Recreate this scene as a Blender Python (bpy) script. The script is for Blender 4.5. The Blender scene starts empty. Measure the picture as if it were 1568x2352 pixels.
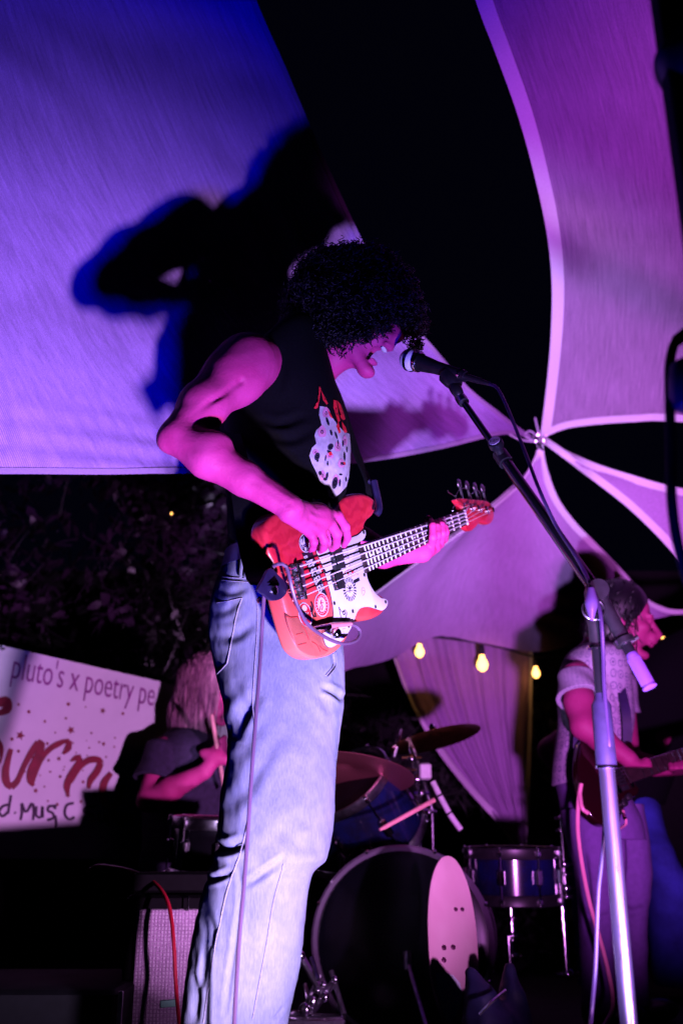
import bpy, math, random
import numpy as np
from mathutils import Vector, Matrix
from mathutils.bvhtree import BVHTree
random.seed(7); np.random.seed(7)
PI = math.pi
scene = bpy.context.scene
COL = scene.collection

# ---------------------------------------------------------------- camera
CAM_Z = 0.47; PITCH = math.radians(19.5); FPX = 2287.0
cam_data = bpy.data.cameras.new('camera'); cam = bpy.data.objects.new('camera', cam_data)
COL.objects.link(cam); cam.location = (0, 0, CAM_Z); cam.rotation_euler = (PI/2 + PITCH, 0, 0)
cam_data.sensor_width = 36; cam_data.lens = 35; cam_data.clip_start = 0.05; cam_data.clip_end = 200
cam_data.dof.use_dof = True; cam_data.dof.focus_distance = 2.05; cam_data.dof.aperture_fstop = 2.8
scene.camera = cam

# ---------------------------------------------------------------- night world
world = bpy.data.worlds.new('World'); scene.world = world; world.use_nodes = True
world.node_tree.nodes['Background'].inputs[0].default_value = (0.004, 0.004, 0.02, 1)
world.node_tree.nodes['Background'].inputs[1].default_value = 0.12
scene.view_settings.view_transform = 'Standard'; scene.view_settings.look = 'None'
scene.view_settings.exposure = 0.0; scene.view_settings.gamma = 1.0
scene.view_settings.use_curve_mapping = False

# ---------------------------------------------------------------- stage lamps
def spot(name, loc, target, color, power, size_deg, blend, radius):
    d = bpy.data.lights.new(name, 'SPOT'); d.energy = power; d.color = color
    d.spot_size = math.radians(size_deg); d.spot_blend = blend; d.shadow_soft_size = radius
    o = bpy.data.objects.new(name, d); COL.objects.link(o); o.location = loc
    o.rotation_euler = (Vector(target) - Vector(loc)).to_track_quat('-Z', 'Y').to_euler()
    return o
spot('stage_wash_lamp', (0.33, 0.97, 0.02), (-0.66, 2.35, 0.98), (0.74, 0.52, 1.0), 350, 71, 1.0, 0.032)
spot('stage_wash_lamp', (0.33, 0.97, 0.02), (0.42, 3.3, 1.90), (0.62, 0.46, 1.0), 560, 44, 1.0, 0.032)
spot('stage_blue_lamp', (0.20, 0.95, 0.02), (-0.60, 1.8, 2.1), (0.0, 0.0, 1.0), 130, 100, 0.9, 0.05)
spot('stage_magenta_lamp', (0.50, 0.50, 0.18), (1.02, 4.0, 1.45), (0.84, 0.22, 1.0), 520, 44, 0.8, 0.05)
spot('stage_magenta_lamp', (0.66, 0.50, 0.18), (1.42, 3.0, 2.42), (0.90, 0.14, 1.0), 300, 56, 0.9, 0.05)
spot('stage_magenta_lamp', (1.42, 0.55, 0.10), (-0.78, 3.9, 0.95), (0.88, 0.40, 1.0), 460, 30, 0.8, 0.05)
scene.render.engine = 'CYCLES'
scene.cycles.diffuse_bounces = 0          # the photograph's blacks are crushed: only direct light reads

# ---------------------------------------------------------------- geometry helpers
CT, ST = math.cos(PITCH), math.sin(PITCH)
CAMLOC = np.array([0, 0, CAM_Z])
def ray(px, py):
    u = (px-784)/FPX; v = (1176-py)/FPX
    return np.array([u, CT - ST*v, ST + CT*v])
def P(px, py, Y):
    d = ray(px, py); return CAMLOC + d*(Y/d[1])
def pxm(px, py, Y):                   # metres per picture unit at that place
    d = ray(px, py); return (Y/d[1])/FPX
def proj(p):
    q = np.asarray(p) - CAMLOC
    dep = q[1]*CT + q[2]*ST; up = -q[1]*ST + q[2]*CT
    return 784 + FPX*q[0]/dep, 1176 - FPX*up/dep
def PL(pts): return [P(*p) for p in pts]

def resample(pts, n):
    """Catmull-Rom through points, n samples"""
    p = np.array(pts, float); m = len(p)
    if m == 2:
        t = np.linspace(0, 1, n)[:, None]; return p[0]*(1-t) + p[1]*t
    q = np.vstack([2*p[0]-p[1], p, 2*p[-1]-p[-2]])
    seg = np.linalg.norm(np.diff(p[:, :min(3, p.shape[1])], axis=0), axis=1) + 1e-9
    cum = np.concatenate([[0], np.cumsum(seg)])
    s = np.linspace(0, cum[-1], n); out = []
    for v in s:
        i = min(int(np.searchsorted(cum, v, side='right')-1), m-2); i = max(i, 0)
        t = (v-cum[i])/seg[i]
        a, b, c, d = q[i], q[i+1], q[i+2], q[i+3]
        out.append(0.5*((2*b)+(-a+c)*t+(2*a-5*b+4*c-d)*t*t+(-a+3*b-3*c+d)*t**3))
    return np.array(out)

class MB:
    """collects shapes for one mesh object; uv kept per vertex when given"""
    def __init__(s): s.v = []; s.f = []; s.n = 0; s.uv = {}
    def add(s, v, f, uv=None):
        v = np.asarray(v, float); 
        for i, q in enumerate(f): s.f.append(tuple(int(k)+s.n for k in q))
        if uv is not None:
            for i, c in enumerate(uv): s.uv[s.n+i] = c
        s.v.append(v); s.n += len(v)
    def verts(s): return np.vstack(s.v)
    def box(s, c, size, R=None):
        x, y, z = np.array(size)/2
        v = np.array([[-x,-y,-z],[x,-y,-z],[x,y,-z],[-x,y,-z],[-x,-y,z],[x,-y,z],[x,y,z],[-x,y,z]])
        if R is not None: v = v @ np.asarray(R).T
        s.add(v+np.asarray(c), [(0,3,2,1),(4,5,6,7),(0,1,5,4),(1,2,6,5),(2,3,7,6),(3,0,4,7)])
        return s
    def bbox(s, c, size, R=None, b=0.004):
        """bevelled box"""
        x, y, z = np.array(size)/2; b = min(b, x*.9, y*.9, z*.9)
        v = []; 
        for (dx, dy, zz) in ((b, b, -z), (0, 0, -z+b), (0, 0, z-b), (b, b, z)):
            X, Y = x-dx, y-dy; c2 = b*0.9
            v += [[-X+c2,-Y,zz],[X-c2,-Y,zz],[X,-Y+c2,zz],[X,Y-c2,zz],[X-c2,Y,zz],[-X+c2,Y,zz],[-X,Y-c2,zz],[-X,-Y+c2,zz]]
        v = np.array(v)
        if R is not None: v = v @ np.asarray(R).T
        f = [tuple(range(7, -1, -1)), tuple(range(24, 32))]
        for k in range(3):
            for i in range(8):
                j = (i+1) % 8; f.append((k*8+i, k*8+j, k*8+8+j, k*8+8+i))
        s.add(v+np.asarray(c), f); return s
    def tube(s, pts, r, sides=8, n=None, cap=True, ell=1.0):
        p = np.array(pts, float)
        if n: 
            rr = np.interp(np.linspace(0, 1, n), np.linspace(0, 1, len(r)), r) if hasattr(r, '__len__') else r
            p = resample(p, n); r = rr
        m = len(p); R = np.full(m, r, float) if not hasattr(r, '__len__') else np.array(r, float)
        T = np.gradient(p, axis=0); T /= np.linalg.norm(T, axis=1)[:, None]+1e-12
        a = np.array([0, 0, 1.0]) if abs(T[0][2]) < .9 else np.array([1.0, 0, 0])
        N = np.cross(T[0], a); N /= np.linalg.norm(N)
        V = []
        for i in range(m):
            N = N - T[i]*np.dot(N, T[i]); N /= np.linalg.norm(N)+1e-12; B = np.cross(T[i], N)
            for k in range(sides):
                t = 2*PI*k/sides; V.append(p[i]+R[i]*(math.cos(t)*N+ell*math.sin(t)*B))
        f = []
        for i in range(m-1):
            for k in range(sides):
                k2 = (k+1) % sides; f.append((i*sides+k, i*sides+k2, (i+1)*sides+k2, (i+1)*sides+k))
        if cap: f.append(tuple(range(sides-1, -1, -1))); f.append(tuple((m-1)*sides+k for k in range(sides)))
        s.add(V, f); return s
    def cyl(s, a, b, r, r2=None, sides=16):
        a = np.asarray(a, float); b = np.asarray(b, float); r2 = r if r2 is None else r2
        return s.tube([a, b], [r, r2], sides)
    def lathe(s, base, axis, prof, sides=24, cap=True):
        """prof = list of (radius, height along axis)"""
        z = np.asarray(axis, float); z = z/np.linalg.norm(z)
        a = np.array([0, 0, 1.0]) if abs(z[2]) < .9 else np.array([1.0, 0, 0])
        x = np.cross(z, a); x /= np.linalg.norm(x); y = np.cross(z, x); V = []
        for (r, h) in prof:
            for k in range(sides):
                t = 2*PI*k/sides; V.append(np.asarray(base)+z*h+r*(math.cos(t)*x+math.sin(t)*y))
        f = []
        for i in range(len(prof)-1):
            for k in range(sides):
                k2 = (k+1) % sides; f.append((i*sides+k, i*sides+k2, (i+1)*sides+k2, (i+1)*sides+k))
        if cap:
            f.append(tuple(range(sides-1, -1, -1))); m = len(prof)-1
            f.append(tuple(m*sides+k for k in range(sides)))
        s.add(V, f); return s
    def ball(s, c, r, seg=12, R=None):
        r = np.array([r, r, r]) if not hasattr(r, '__len__') else np.array(r)
        V = []; rings = max(6, seg//2+1)
        for i in range(rings+1):
            ph = PI*i/rings
            for k in range(seg):
                t = 2*PI*k/seg; V.append([math.sin(ph)*math.cos(t), math.sin(ph)*math.sin(t), math.cos(ph)])
        V = np.array(V)*r
        if R is not None: V = V @ np.asarray(R).T
        f = []
        for i in range(rings):
            for k in range(seg):
                k2 = (k+1) % seg; f.append((i*seg+k, (i+1)*seg+k, (i+1)*seg+k2, i*seg+k2))
        s.add(V+np.asarray(c), f); return s
    def slab(s, outline, O, ex, ey, ez, z0, z1, bev=0.004, steps=3):
        """closed 2D outline extruded in frame (O; ex,ey,ez) with rounded edges"""
        q = np.array(outline, float); n = len(q)
        area = 0.5*np.sum(q[:,0]*np.roll(q[:,1],-1)-np.roll(q[:,0],-1)*q[:,1])
        if area < 0: q = q[::-1]
        t = np.roll(q, -1, 0)-np.roll(q, 1, 0); t /= np.linalg.norm(t, axis=1)[:, None]+1e-12
        nin = np.stack([-t[:,1], t[:,0]], 1)
        lay = []
        if bev > 0:
            for k in range(steps+1):
                a = PI/2*k/steps; lay.append((bev*(1-math.sin(a)), z0+bev*(1-math.cos(a))))
            for k in range(steps+1):
                a = PI/2*k/steps; lay.append((bev*(1-math.cos(a)), z1-bev*(1-math.sin(a))))
        else: lay = [(0, z0), (0, z1)]
        O, ex, ey, ez = map(np.asarray, (O, ex, ey, ez)); V = []
        for (ins, z) in lay:
            w = q+nin*ins
            for a in w: V.append(O+ex*a[0]+ey*a[1]+ez*z)
        f = [tuple(range(n-1, -1, -1)), tuple((len(lay)-1)*n+k for k in range(n))]
        for i in range(len(lay)-1):
            for k in range(n):
                k2 = (k+1) % n; f.append((i*n+k, i*n+k2, (i+1)*n+k2, (i+1)*n+k))
        s.add(V, f, ); return s
    def grid(s, G, uv=True, closed_u=False):
        """G: array (m,n,3)"""
        m, n, _ = G.shape; f = []
        nn = n if closed_u else n-1
        for i in range(m-1):
            for j in range(nn):
                j2 = (j+1) % n; f.append((i*n+j, i*n+j2, (i+1)*n+j2, (i+1)*n+j))
        U = [(j/(n-1), i/(m-1)) for i in range(m) for j in range(n)]
        s.add(G.reshape(-1, 3), f, U); return s
    def build(s, name, mat, parent=None, smooth=True, angle=40, mods=None):
        V = s.verts(); off = np.zeros(3); p = parent
        while p is not None: off += np.array(p.location); p = p.parent
        me = bpy.data.meshes.new(name); me.from_pydata((V-off).tolist(), [], s.f)
        if s.uv:
            L = me.uv_layers.new(name='UVMap'); li = np.zeros(len(me.loops), np.int32)
            me.loops.foreach_get('vertex_index', li)
            U = np.zeros((len(V), 2)); 
            for k, c in s.uv.items(): U[k] = c
            L.data.foreach_set('uv', U[li].ravel())
        me.materials.append(mat) if not isinstance(mat, list) else [me.materials.append(x) for x in mat]
        if smooth: 
            me.polygons.foreach_set('use_smooth', [True]*len(me.polygons))
            me.set_sharp_from_angle(angle=math.radians(angle))
        me.update(); o = bpy.data.objects.new(name, me); COL.objects.link(o)
        if parent is not None: o.parent = parent
        return o

def tag(o, label=None, cat=None, group=None, kind=None):
    if label: o['label'] = label
    if cat: o['category'] = cat
    if group: o['group'] = group
    if kind: o['kind'] = kind
    return o
def thing(name, label, cat, loc=(0, 0, 0), group=None):
    o = bpy.data.objects.new(name, None); COL.objects.link(o); o.location = tuple(float(c) for c in loc)
    o.empty_display_size = .1
    return tag(o, label, cat, group)

# ---------------------------------------------------------------- signed-distance bodies
class Vol:
    def __init__(s, lo, hi, h):
        s.lo = np.array(lo, float); s.h = h; s.n = np.ceil((np.array(hi)-s.lo)/h).astype(int)+1
        s.F = np.full(tuple(s.n), 1.0, np.float32)
    def win(s, lo, hi):
        a = np.clip(np.floor((lo-s.lo)/s.h).astype(int), 0, s.n-1); b = np.clip(np.ceil((hi-s.lo)/s.h).astype(int)+1, 1, s.n)
        sl = tuple(slice(a[i], b[i]) for i in range(3))
        ax = [(s.lo[i]+s.h*np.arange(a[i], b[i])).astype(np.float32) for i in range(3)]
        X = np.stack(np.meshgrid(*ax, indexing='ij'), -1); return sl, X
    def comb(s, sl, d, k, sub=False):
        F = s.F[sl]
        if sub:
            a = -d; h = np.clip(.5-.5*(F-a)/k, 0, 1); s.F[sl] = F*(1-h)+a*h+k*h*(1-h)
        else:
            h = np.clip(.5+.5*(F-d)/k, 0, 1); s.F[sl] = F*(1-h)+d*h-k*h*(1-h)
    def cone(s, a, b, ra, rb, k=0.01, sub=False):
        a = np.asarray(a, np.float32); b = np.asarray(b, np.float32); m = max(ra, rb)+k+3*s.h
        sl, X = s.win(np.minimum(a, b)-m, np.maximum(a, b)+m)
        if X.size == 0: return s
        ab = b-a; t = np.clip(((X-a)@ab)/(ab@ab+1e-9), 0, 1)
        d = np.linalg.norm(X-(a+t[..., None]*ab), axis=-1)-(ra+(rb-ra)*t)
        s.comb(sl, d, k, sub); return s
    def chain(s, pts, rs, k=0.01):
        for i in range(len(pts)-1): s.cone(pts[i], pts[i+1], rs[i], rs[i+1], k)
        return s
    def ell(s, c, r, R=None, k=0.01, sub=False):
        c = np.asarray(c, np.float32); r = np.asarray(r, np.float32); m = r.max()+k+3*s.h
        sl, X = s.win(c-m, c+m)
        if X.size == 0: return s
        Q = X-c
        if R is not None: Q = Q @ np.asarray(R, np.float32)
        q = np.linalg.norm(Q/r, axis=-1); g = np.linalg.norm(Q/(r*r), axis=-1)+1e-6
        s.comb(sl, q*(q-1)/g, k, sub); return s
    def mesh(s, smooth=2):
        F = s.F; F[0] = F[-1] = 1; F[:, 0] = F[:, -1] = 1; F[:, :, 0] = F[:, :, -1] = 1
        S = F < 0; nx, ny, nz = F.shape
        c = np.zeros((nx-1, ny-1, nz-1), np.int8)
        offs = [(i, j, k) for i in (0, 1) for j in (0, 1) for k in (0, 1)]
        for (i, j, k) in offs: c += S[i:nx-1+i, j:ny-1+j, k:nz-1+k]
        act = (c > 0) & (c < 8); I = np.argwhere(act); idx = np.full(act.shape, -1, np.int64); idx[act] = np.arange(len(I))
        val = np.stack([F[I[:,0]+i, I[:,1]+j, I[:,2]+k] for (i, j, k) in offs], 1)
        O = np.array(offs, float); acc = np.zeros((len(I), 3)); cnt = np.zeros(len(I))
        for a in range(8):
            for b in range(a+1, 8):
                if np.abs(O[a]-O[b]).sum() != 1: continue
                va, vb = val[:, a], val[:, b]; m = (va < 0) != (vb < 0)
                t = np.where(m, va/(va-vb+1e-12), 0)
                acc += np.where(m[:, None], O[a]+t[:, None]*(O[b]-O[a]), 0); cnt += m
        V = (I+acc/np.maximum(cnt, 1)[:, None])*s.h+s.lo
        faces = []
        def quads(ax):
            sh = [slice(1, -1)]*3; sh[ax] = slice(0, -1)
            A = S[tuple(sh)]; sh2 = list(sh); sh2[ax] = slice(1, None); B = S[tuple(sh2)]
            E = np.argwhere(A != B)
            if len(E) == 0: return
            flip = A[E[:,0], E[:,1], E[:,2]]
            base = E.copy(); o1, o2 = [(1, 2), (2, 0), (0, 1)][ax]
            for k in range(3):
                if k != ax: base[:, k] += 1
            def cell(d1, d2):
                q = base.copy(); q[:, o1] -= d1; q[:, o2] -= d2; return idx[q[:,0], q[:,1], q[:,2]]
            Q = np.stack([cell(1, 1), cell(0, 1), cell(0, 0), cell(1, 0)], 1)
            Q[~flip] = Q[~flip][:, ::-1]; faces.append(Q)
        for ax in range(3): quads(ax)
        Fc = np.vstack(faces); Fc = Fc[(Fc >= 0).all(1)]
        for _ in range(smooth):
            acc = np.zeros_like(V); cn = np.zeros(len(V))
            for a in range(4):
                b = (a+1) % 4
                np.add.at(acc, Fc[:, a], V[Fc[:, b]]); np.add.at(acc, Fc[:, b], V[Fc[:, a]])
                np.add.at(cn, Fc[:, a], 1); np.add.at(cn, Fc[:, b], 1)
            V = .4*V+.6*acc/np.maximum(cn, 1)[:, None]
        return V, Fc
    def build(s, name, mat, parent, smooth=2, disp=None):
        V, F = s.mesh(smooth)
        if disp is not None: V = disp(V)
        b = MB(); b.v = [V]; b.n = len(V); b.f = [tuple(q) for q in F.tolist()]
        return b.build(name, mat, parent, True, 180)

def loft(rows, N=96, M=200, expo=2.3, wig=None):
    """rows: (py, xl, xr, Ycentre, half_depth) top to bottom -> grid (M,N,3) of rings"""
    R = resample(np.array([(r[0], (r[1]+r[2])/2, (r[2]-r[1])/2, r[3], r[4]) for r in rows], float), M)
    G = np.zeros((M, N, 3))
    t = 2*PI*np.arange(N)/N; ct, st = np.cos(t), np.sin(t)
    sx = np.sign(ct)*np.abs(ct)**(2/expo); sy = np.sign(st)*np.abs(st)**(2/expo)
    for i, (py, cx, hw, Y, hy) in enumerate(R):
        c = P(cx, py, Y); s_ = hw*pxm(cx, py, Y)
        G[i, :, 0] = c[0]+s_*sx; G[i, :, 1] = c[1]+hy*sy; G[i, :, 2] = c[2]
    return G
def cap_grid(G):
    """close ring grid with centre rows"""
    a = G[0].mean(0); b = G[-1].mean(0)
    return np.concatenate([a+(G[:1]-a)*0.02, a+(G[:1]-a)*.6, G, b+(G[-1:]-b)*.6, b+(G[-1:]-b)*0.02], 0)
def fnoise(V, sc, seed=0.0):
    """smooth pseudo noise from sums of sines, cheap and vectorised"""
    V = np.asarray(V)*sc; r = np.random.RandomState(int(seed*10)+3); out = 0
    for k in range(7):
        w = r.normal(size=3)*(1+.45*k); out = out+np.sin(V@w+r.uniform(0, 6.28))/(1+.35*k)
    return out/4
def normals(G, closed=True):
    if closed: du = np.roll(G, -1, 1)-np.roll(G, 1, 1)
    else: du = np.gradient(G, axis=1)
    dv = np.gradient(G, axis=0); n = np.cross(du, dv); n /= np.linalg.norm(n, axis=2)[..., None]+1e-12
    if closed:
        c = G.mean(1, keepdims=True)
        if ((G-c)*n).sum() < 0: n = -n
    return n
def crease(G, Nrm, lines, front=True):
    """lines: (list of (px,py), width_px, depth_m): signed grooves (+ = in) on the side seen from the front"""
    q = G-CAMLOC; dep = q[..., 1]*CT+q[..., 2]*ST; up = -q[..., 1]*ST+q[..., 2]*CT
    X = 784+FPX*q[..., 0]/dep; Y = 1176-FPX*up/dep
    mask = 1/(1+np.exp((Nrm[..., 1]-0.15)*12)) if front else 1
    D = np.zeros(X.shape)
    for pts, w, dp in lines:
        p = resample(np.array(pts, float), 24) if len(pts) > 2 else np.array(pts, float)
        best = np.full(X.shape, 1e9)
        tt = np.zeros(X.shape)
        for i in range(len(p)-1):
            a, b = p[i], p[i+1]; ab = b-a
            t = np.clip(((X-a[0])*ab[0]+(Y-a[1])*ab[1])/(ab@ab+1e-9), 0, 1)
            d = np.hypot(X-a[0]-t*ab[0], Y-a[1]-t*ab[1]); m = d < best
            best = np.where(m, d, best); tt = np.where(m, (i+t)/(len(p)-1), tt)
        taper = np.sin(np.clip(tt, 0.0, 1)*PI)**.5*.85+.15
        x = best/w
        D += dp*taper*(np.exp(-x*x)-.45*np.exp(-(x-1.9)**2/.8))
    return G-Nrm*(D*mask)[..., None]

# ---------------------------------------------------------------- materials
def newmat(name):
    m = bpy.data.materials.new(name); m.use_nodes = True; nt = m.node_tree
    return m, nt, nt.nodes['Principled BSDF']
def ramp(nt, src, stops):
    r = nt.nodes.new('ShaderNodeValToRGB'); e = r.color_ramp.elements
    e[0].position, e[0].color = stops[0][0], (*stops[0][1], 1); e[1].position, e[1].color = stops[-1][0], (*stops[-1][1], 1)
    for p, c in stops[1:-1]:
        k = e.new(p); k.color = (*c, 1)
    nt.links.new(src, r.inputs[0]); return r.outputs[0]
def tex(nt, kind, scale, vec='Object', stretch=None, **kw):
    n = nt.nodes.new('ShaderNodeTex'+kind); tc = nt.nodes.new('ShaderNodeTexCoord'); src = tc.outputs[vec]
    mp = nt.nodes.new('ShaderNodeMapping'); nt.links.new(src, mp.inputs[0])
    if stretch: mp.inputs['Scale'].default_value = stretch
    if 'rot' in kw: mp.inputs['Rotation'].default_value = kw.pop('rot')
    nt.links.new(mp.outputs[0], n.inputs[0]); n.inputs['Scale'].default_value = scale
    for k, v in kw.items():
        if hasattr(n, k): setattr(n, k, v)
        else: n.inputs[k.replace('_', ' ')].default_value = v
    return n
def bump(nt, b, src, strength, dist=0.002):
    n = nt.nodes.new('ShaderNodeBump'); n.inputs['Strength'].default_value = strength; n.inputs['Distance'].default_value = dist
    nt.links.new(src, n.inputs['Height']); 
    if b.inputs['Normal'].links: nt.links.new(b.inputs['Normal'].links[0].from_socket, n.inputs['Normal'])
    nt.links.new(n.outputs[0], b.inputs['Normal'])
def mix(nt, fac, a, b):
    m = nt.nodes.new('ShaderNodeMix'); m.data_type = 'RGBA'
    if isinstance(fac, float): m.inputs[0].default_value = fac
    else: nt.links.new(fac, m.inputs[0])
    for s_, v in ((m.inputs[6], a), (m.inputs[7], b)):
        if isinstance(v, tuple): s_.default_value = (*v, 1)
        else: nt.links.new(v, s_)
    return m.outputs[2]
def plain(name, col, rough=.6, metal=0.0, var=.25, scale=30, bmp=.15, spec=.5, coat=0, sheen=0):
    m, nt, b = newmat(name); n = tex(nt, 'Noise', scale, Detail=5.0)
    lo = tuple(c*(1-var) for c in col); hi = tuple(min(1, c*(1+var)) for c in col)
    nt.links.new(ramp(nt, n.outputs[0], [(.3, lo), (.7, hi)]), b.inputs['Base Color'])
    b.inputs['Roughness'].default_value = rough; b.inputs['Metallic'].default_value = metal
    b.inputs['Specular IOR Level'].default_value = spec
    b.inputs['Coat Weight'].default_value = coat; b.inputs['Sheen Weight'].default_value = sheen
    if bmp: bump(nt, b, n.outputs[0], bmp, .002)
    return m
def emis(name, col, s):
    m, nt, b = newmat(name); b.inputs['Base Color'].default_value = (*col, 1)
    b.inputs['Emission Color'].default_value = (*col, 1); b.inputs['Emission Strength'].default_value = s; return m

def sail_mat(name, col, sx=200, dark=.55, streak=.35):
    m, nt, b = newmat(name)
    w = tex(nt, 'Wave', sx, vec='UV', Distortion=1.2, Detail=2.0, Detail_Scale=.6)
    st_ = tex(nt, 'Noise', 14, vec='UV', stretch=(9, .9, 1), Detail=8.0, Roughness=.7)
    fine = tex(nt, 'Noise', 420, Detail=2.0)
    c1 = ramp(nt, st_.outputs[0], [(.32, tuple(c*(1-streak) for c in col)), (.66, col)])
    c2 = ramp(nt, w.outputs['Color'], [(.15, (dark,)*3), (.75, (1, 1, 1))])
    mm = nt.nodes.new('ShaderNodeMix'); mm.data_type = 'RGBA'; mm.blend_type = 'MULTIPLY'; mm.inputs[0].default_value = 1
    nt.links.new(c1, mm.inputs[6]); nt.links.new(c2, mm.inputs[7])
    m3 = nt.nodes.new('ShaderNodeMix'); m3.data_type = 'RGBA'; m3.blend_type = 'MULTIPLY'; m3.inputs[0].default_value = .8
    nt.links.new(mm.outputs[2], m3.inputs[6]); nt.links.new(ramp(nt, fine.outputs[0], [(.3, (.62,)*3), (.7, (1, 1, 1))]), m3.inputs[7])
    nt.links.new(m3.outputs[2], b.inputs['Base Color']); b.inputs['Roughness'].default_value = .8
    b.inputs['Specular IOR Level'].default_value = .15
    bump(nt, b, w.outputs['Color'], .15, .002); bump(nt, b, st_.outputs[0], .3, .01)
    return m
MAT = {}
MAT['sail'] = sail_mat('shade_cloth', (.66, .35, 1.0), 240, .62)
MAT['sail_r'] = sail_mat('shade_cloth_ribbed', (.60, .40, .70), 130, .42)
MAT['sail_w'] = sail_mat('shade_cloth_plain', (.58, .34, .72), 260, .8, .22)
MAT['hem'] = plain('sail_hem_webbing', (.74, .66, .80), .75, 0, .08, 260, .1, .2)
MAT['ground'] = plain('stage_floor_dark', (.012, .011, .014), .8, 0, .5, 12, .3)
MAT['black'] = plain('black_matte', (.003, .003, .004), .7, 0, .3, 40, .1, .2)
MAT['blackplastic'] = plain('black_plastic', (.012, .012, .014), .38, 0, .3, 60, .1, .5)
MAT['blackgloss'] = plain('black_gloss_lacquer', (.006, .006, .008), .12, 0, .2, 20, 0, .6, coat=.5)
MAT['chrome'] = plain('chrome', (.75, .75, .78), .13, 1.0, .05, 20, .02)
MAT['chrome_dull'] = plain('worn_chrome', (.5, .5, .55), .28, 1.0, .3, 60, .1)
MAT['brass'] = plain('cymbal_bronze', (.42, .2, .07), .3, 1.0, .3, 30, .05)
MAT['string'] = plain('nickel_string', (.80, .72, .80), .3, .2, .05, 20, 0)
MAT['rubber'] = plain('cable_rubber', (.012, .010, .016), .35, 0, .2, 50, .05)

# skin
def skin_mat(name, a, b_):
    m, nt, b = newmat(name); n = tex(nt, 'Noise', 18, Detail=4.0); n2 = tex(nt, 'Noise', 260, Detail=3.0)
    nt.links.new(ramp(nt, n.outputs[0], [(.3, a), (.7, b_)]), b.inputs['Base Color'])
    b.inputs['Roughness'].default_value = .60; b.inputs['Specular IOR Level'].default_value = .30
    b.inputs['Subsurface Weight'].default_value = .04; b.inputs['Subsurface Radius'].default_value = (.02, .006, .006)
    b.inputs['Subsurface Scale'].default_value = .4
    n3 = tex(nt, 'Noise', 70, Detail=6.0, Roughness=.7); bump(nt, b, n2.outputs[0], .5, .0012); bump(nt, b, n3.outputs[0], .35, .003); return m
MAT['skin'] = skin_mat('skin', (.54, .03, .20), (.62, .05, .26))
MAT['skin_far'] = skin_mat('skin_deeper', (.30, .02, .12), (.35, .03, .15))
MAT['teeth'] = plain('teeth', (.85, .8, .8), .3, 0, .05, 30, 0)
MAT['tee'] = plain('black_cotton', (.0025, .0022, .004), .9, 0, .3, 220, .3, .1)
MAT['haircurl'] = plain('curly_black_hair', (.003, .002, .004), .42, 0, .3, 80, 0, .42)

def denim(name, lo, hi, warp=420):
    m, nt, b = newmat(name)
    n = tex(nt, 'Noise', 7, Detail=6.0, Roughness=.6); f = tex(nt, 'Noise', 160, stretch=(2.2, 2.2, .35), Detail=4.0, Roughness=.7)
    tw = tex(nt, 'Wave', warp, Distortion=2.5, Detail=2.0, rot=(0, .8, 0))
    c1 = ramp(nt, n.outputs[0], [(.36, lo), (.62, hi)])
    mm = nt.nodes.new('ShaderNodeMix'); mm.data_type = 'RGBA'; mm.blend_type = 'MULTIPLY'; mm.inputs[0].default_value = 1
    nt.links.new(c1, mm.inputs[6]); nt.links.new(ramp(nt, f.outputs[0], [(.3, (.7, .72, .82)), (.65, (1, 1, 1))]), mm.inputs[7])
    nt.links.new(mm.outputs[2], b.inputs['Base Color']); b.inputs['Roughness'].default_value = .85
    b.inputs['Specular IOR Level'].default_value = .15
    bump(nt, b, tw.outputs['Color'], .25, .001); bump(nt, b, f.outputs[0], .35, .002); return m
MAT['denim'] = denim('washed_denim', (.18, .205, .30), (.27, .295, .37))
MAT['denim_dark'] = denim('dark_denim', (.03, .04, .25), (.05, .07, .45))
MAT['stitch'] = plain('stitching', (.30, .29, .38), .7, 0, .3, 300, .2)
# ================================================================ ground
def flat(name, x0, x1, y0, y1, z, mat, n=2):
    b = MB(); G = np.array([[[x, y, z] for x in np.linspace(x0, x1, n)] for y in np.linspace(y0, y1, n)])
    b.grid(G); return b.build(name, mat)
tag(flat('ground', -60, 60, -20, 90, -.7, MAT['ground']), kind='structure')
b = MB(); b.bbox((0, 5.05, -.36), (12, 8, .72), None, .01); tag(b.build('stage', MAT['ground']), kind='structure')

# ================================================================ shade sails
def coons(top, bot, left, right, m, n):
    T = resample(PL(top), n); B = resample(PL(bot), n); L = resample(PL(left), m); R = resample(PL(right), m)
    u = np.linspace(0, 1, n)[None, :, None]; v = np.linspace(0, 1, m)[:, None, None]
    return ((1-v)*T[None]+v*B[None]+(1-u)*L[:, None]+u*R[:, None]
            -((1-u)*(1-v)*T[0]+u*(1-v)*T[-1]+(1-u)*v*B[0]+u*v*B[-1]))
def sheet(name, G, mat, parent, thick=.002, kind=None):
    m, n, _ = G.shape; N = normals(G, False); b = MB(); b.grid(G); k = b.n; b.grid(G+N*thick)
    # rim
    ring = [i for i in range(n)]+[i*n+n-1 for i in range(1, m)]+[(m-1)*n+j for j in range(n-2, -1, -1)]+[i*n for i in range(m-2, 0, -1)]
    for a in range(len(ring)):
        c = ring[a]; d = ring[(a+1) % len(ring)]; b.f.append((c, d, d+k, c+k))
    o = b.build(name, mat, parent, True, 60)
    return o
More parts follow.
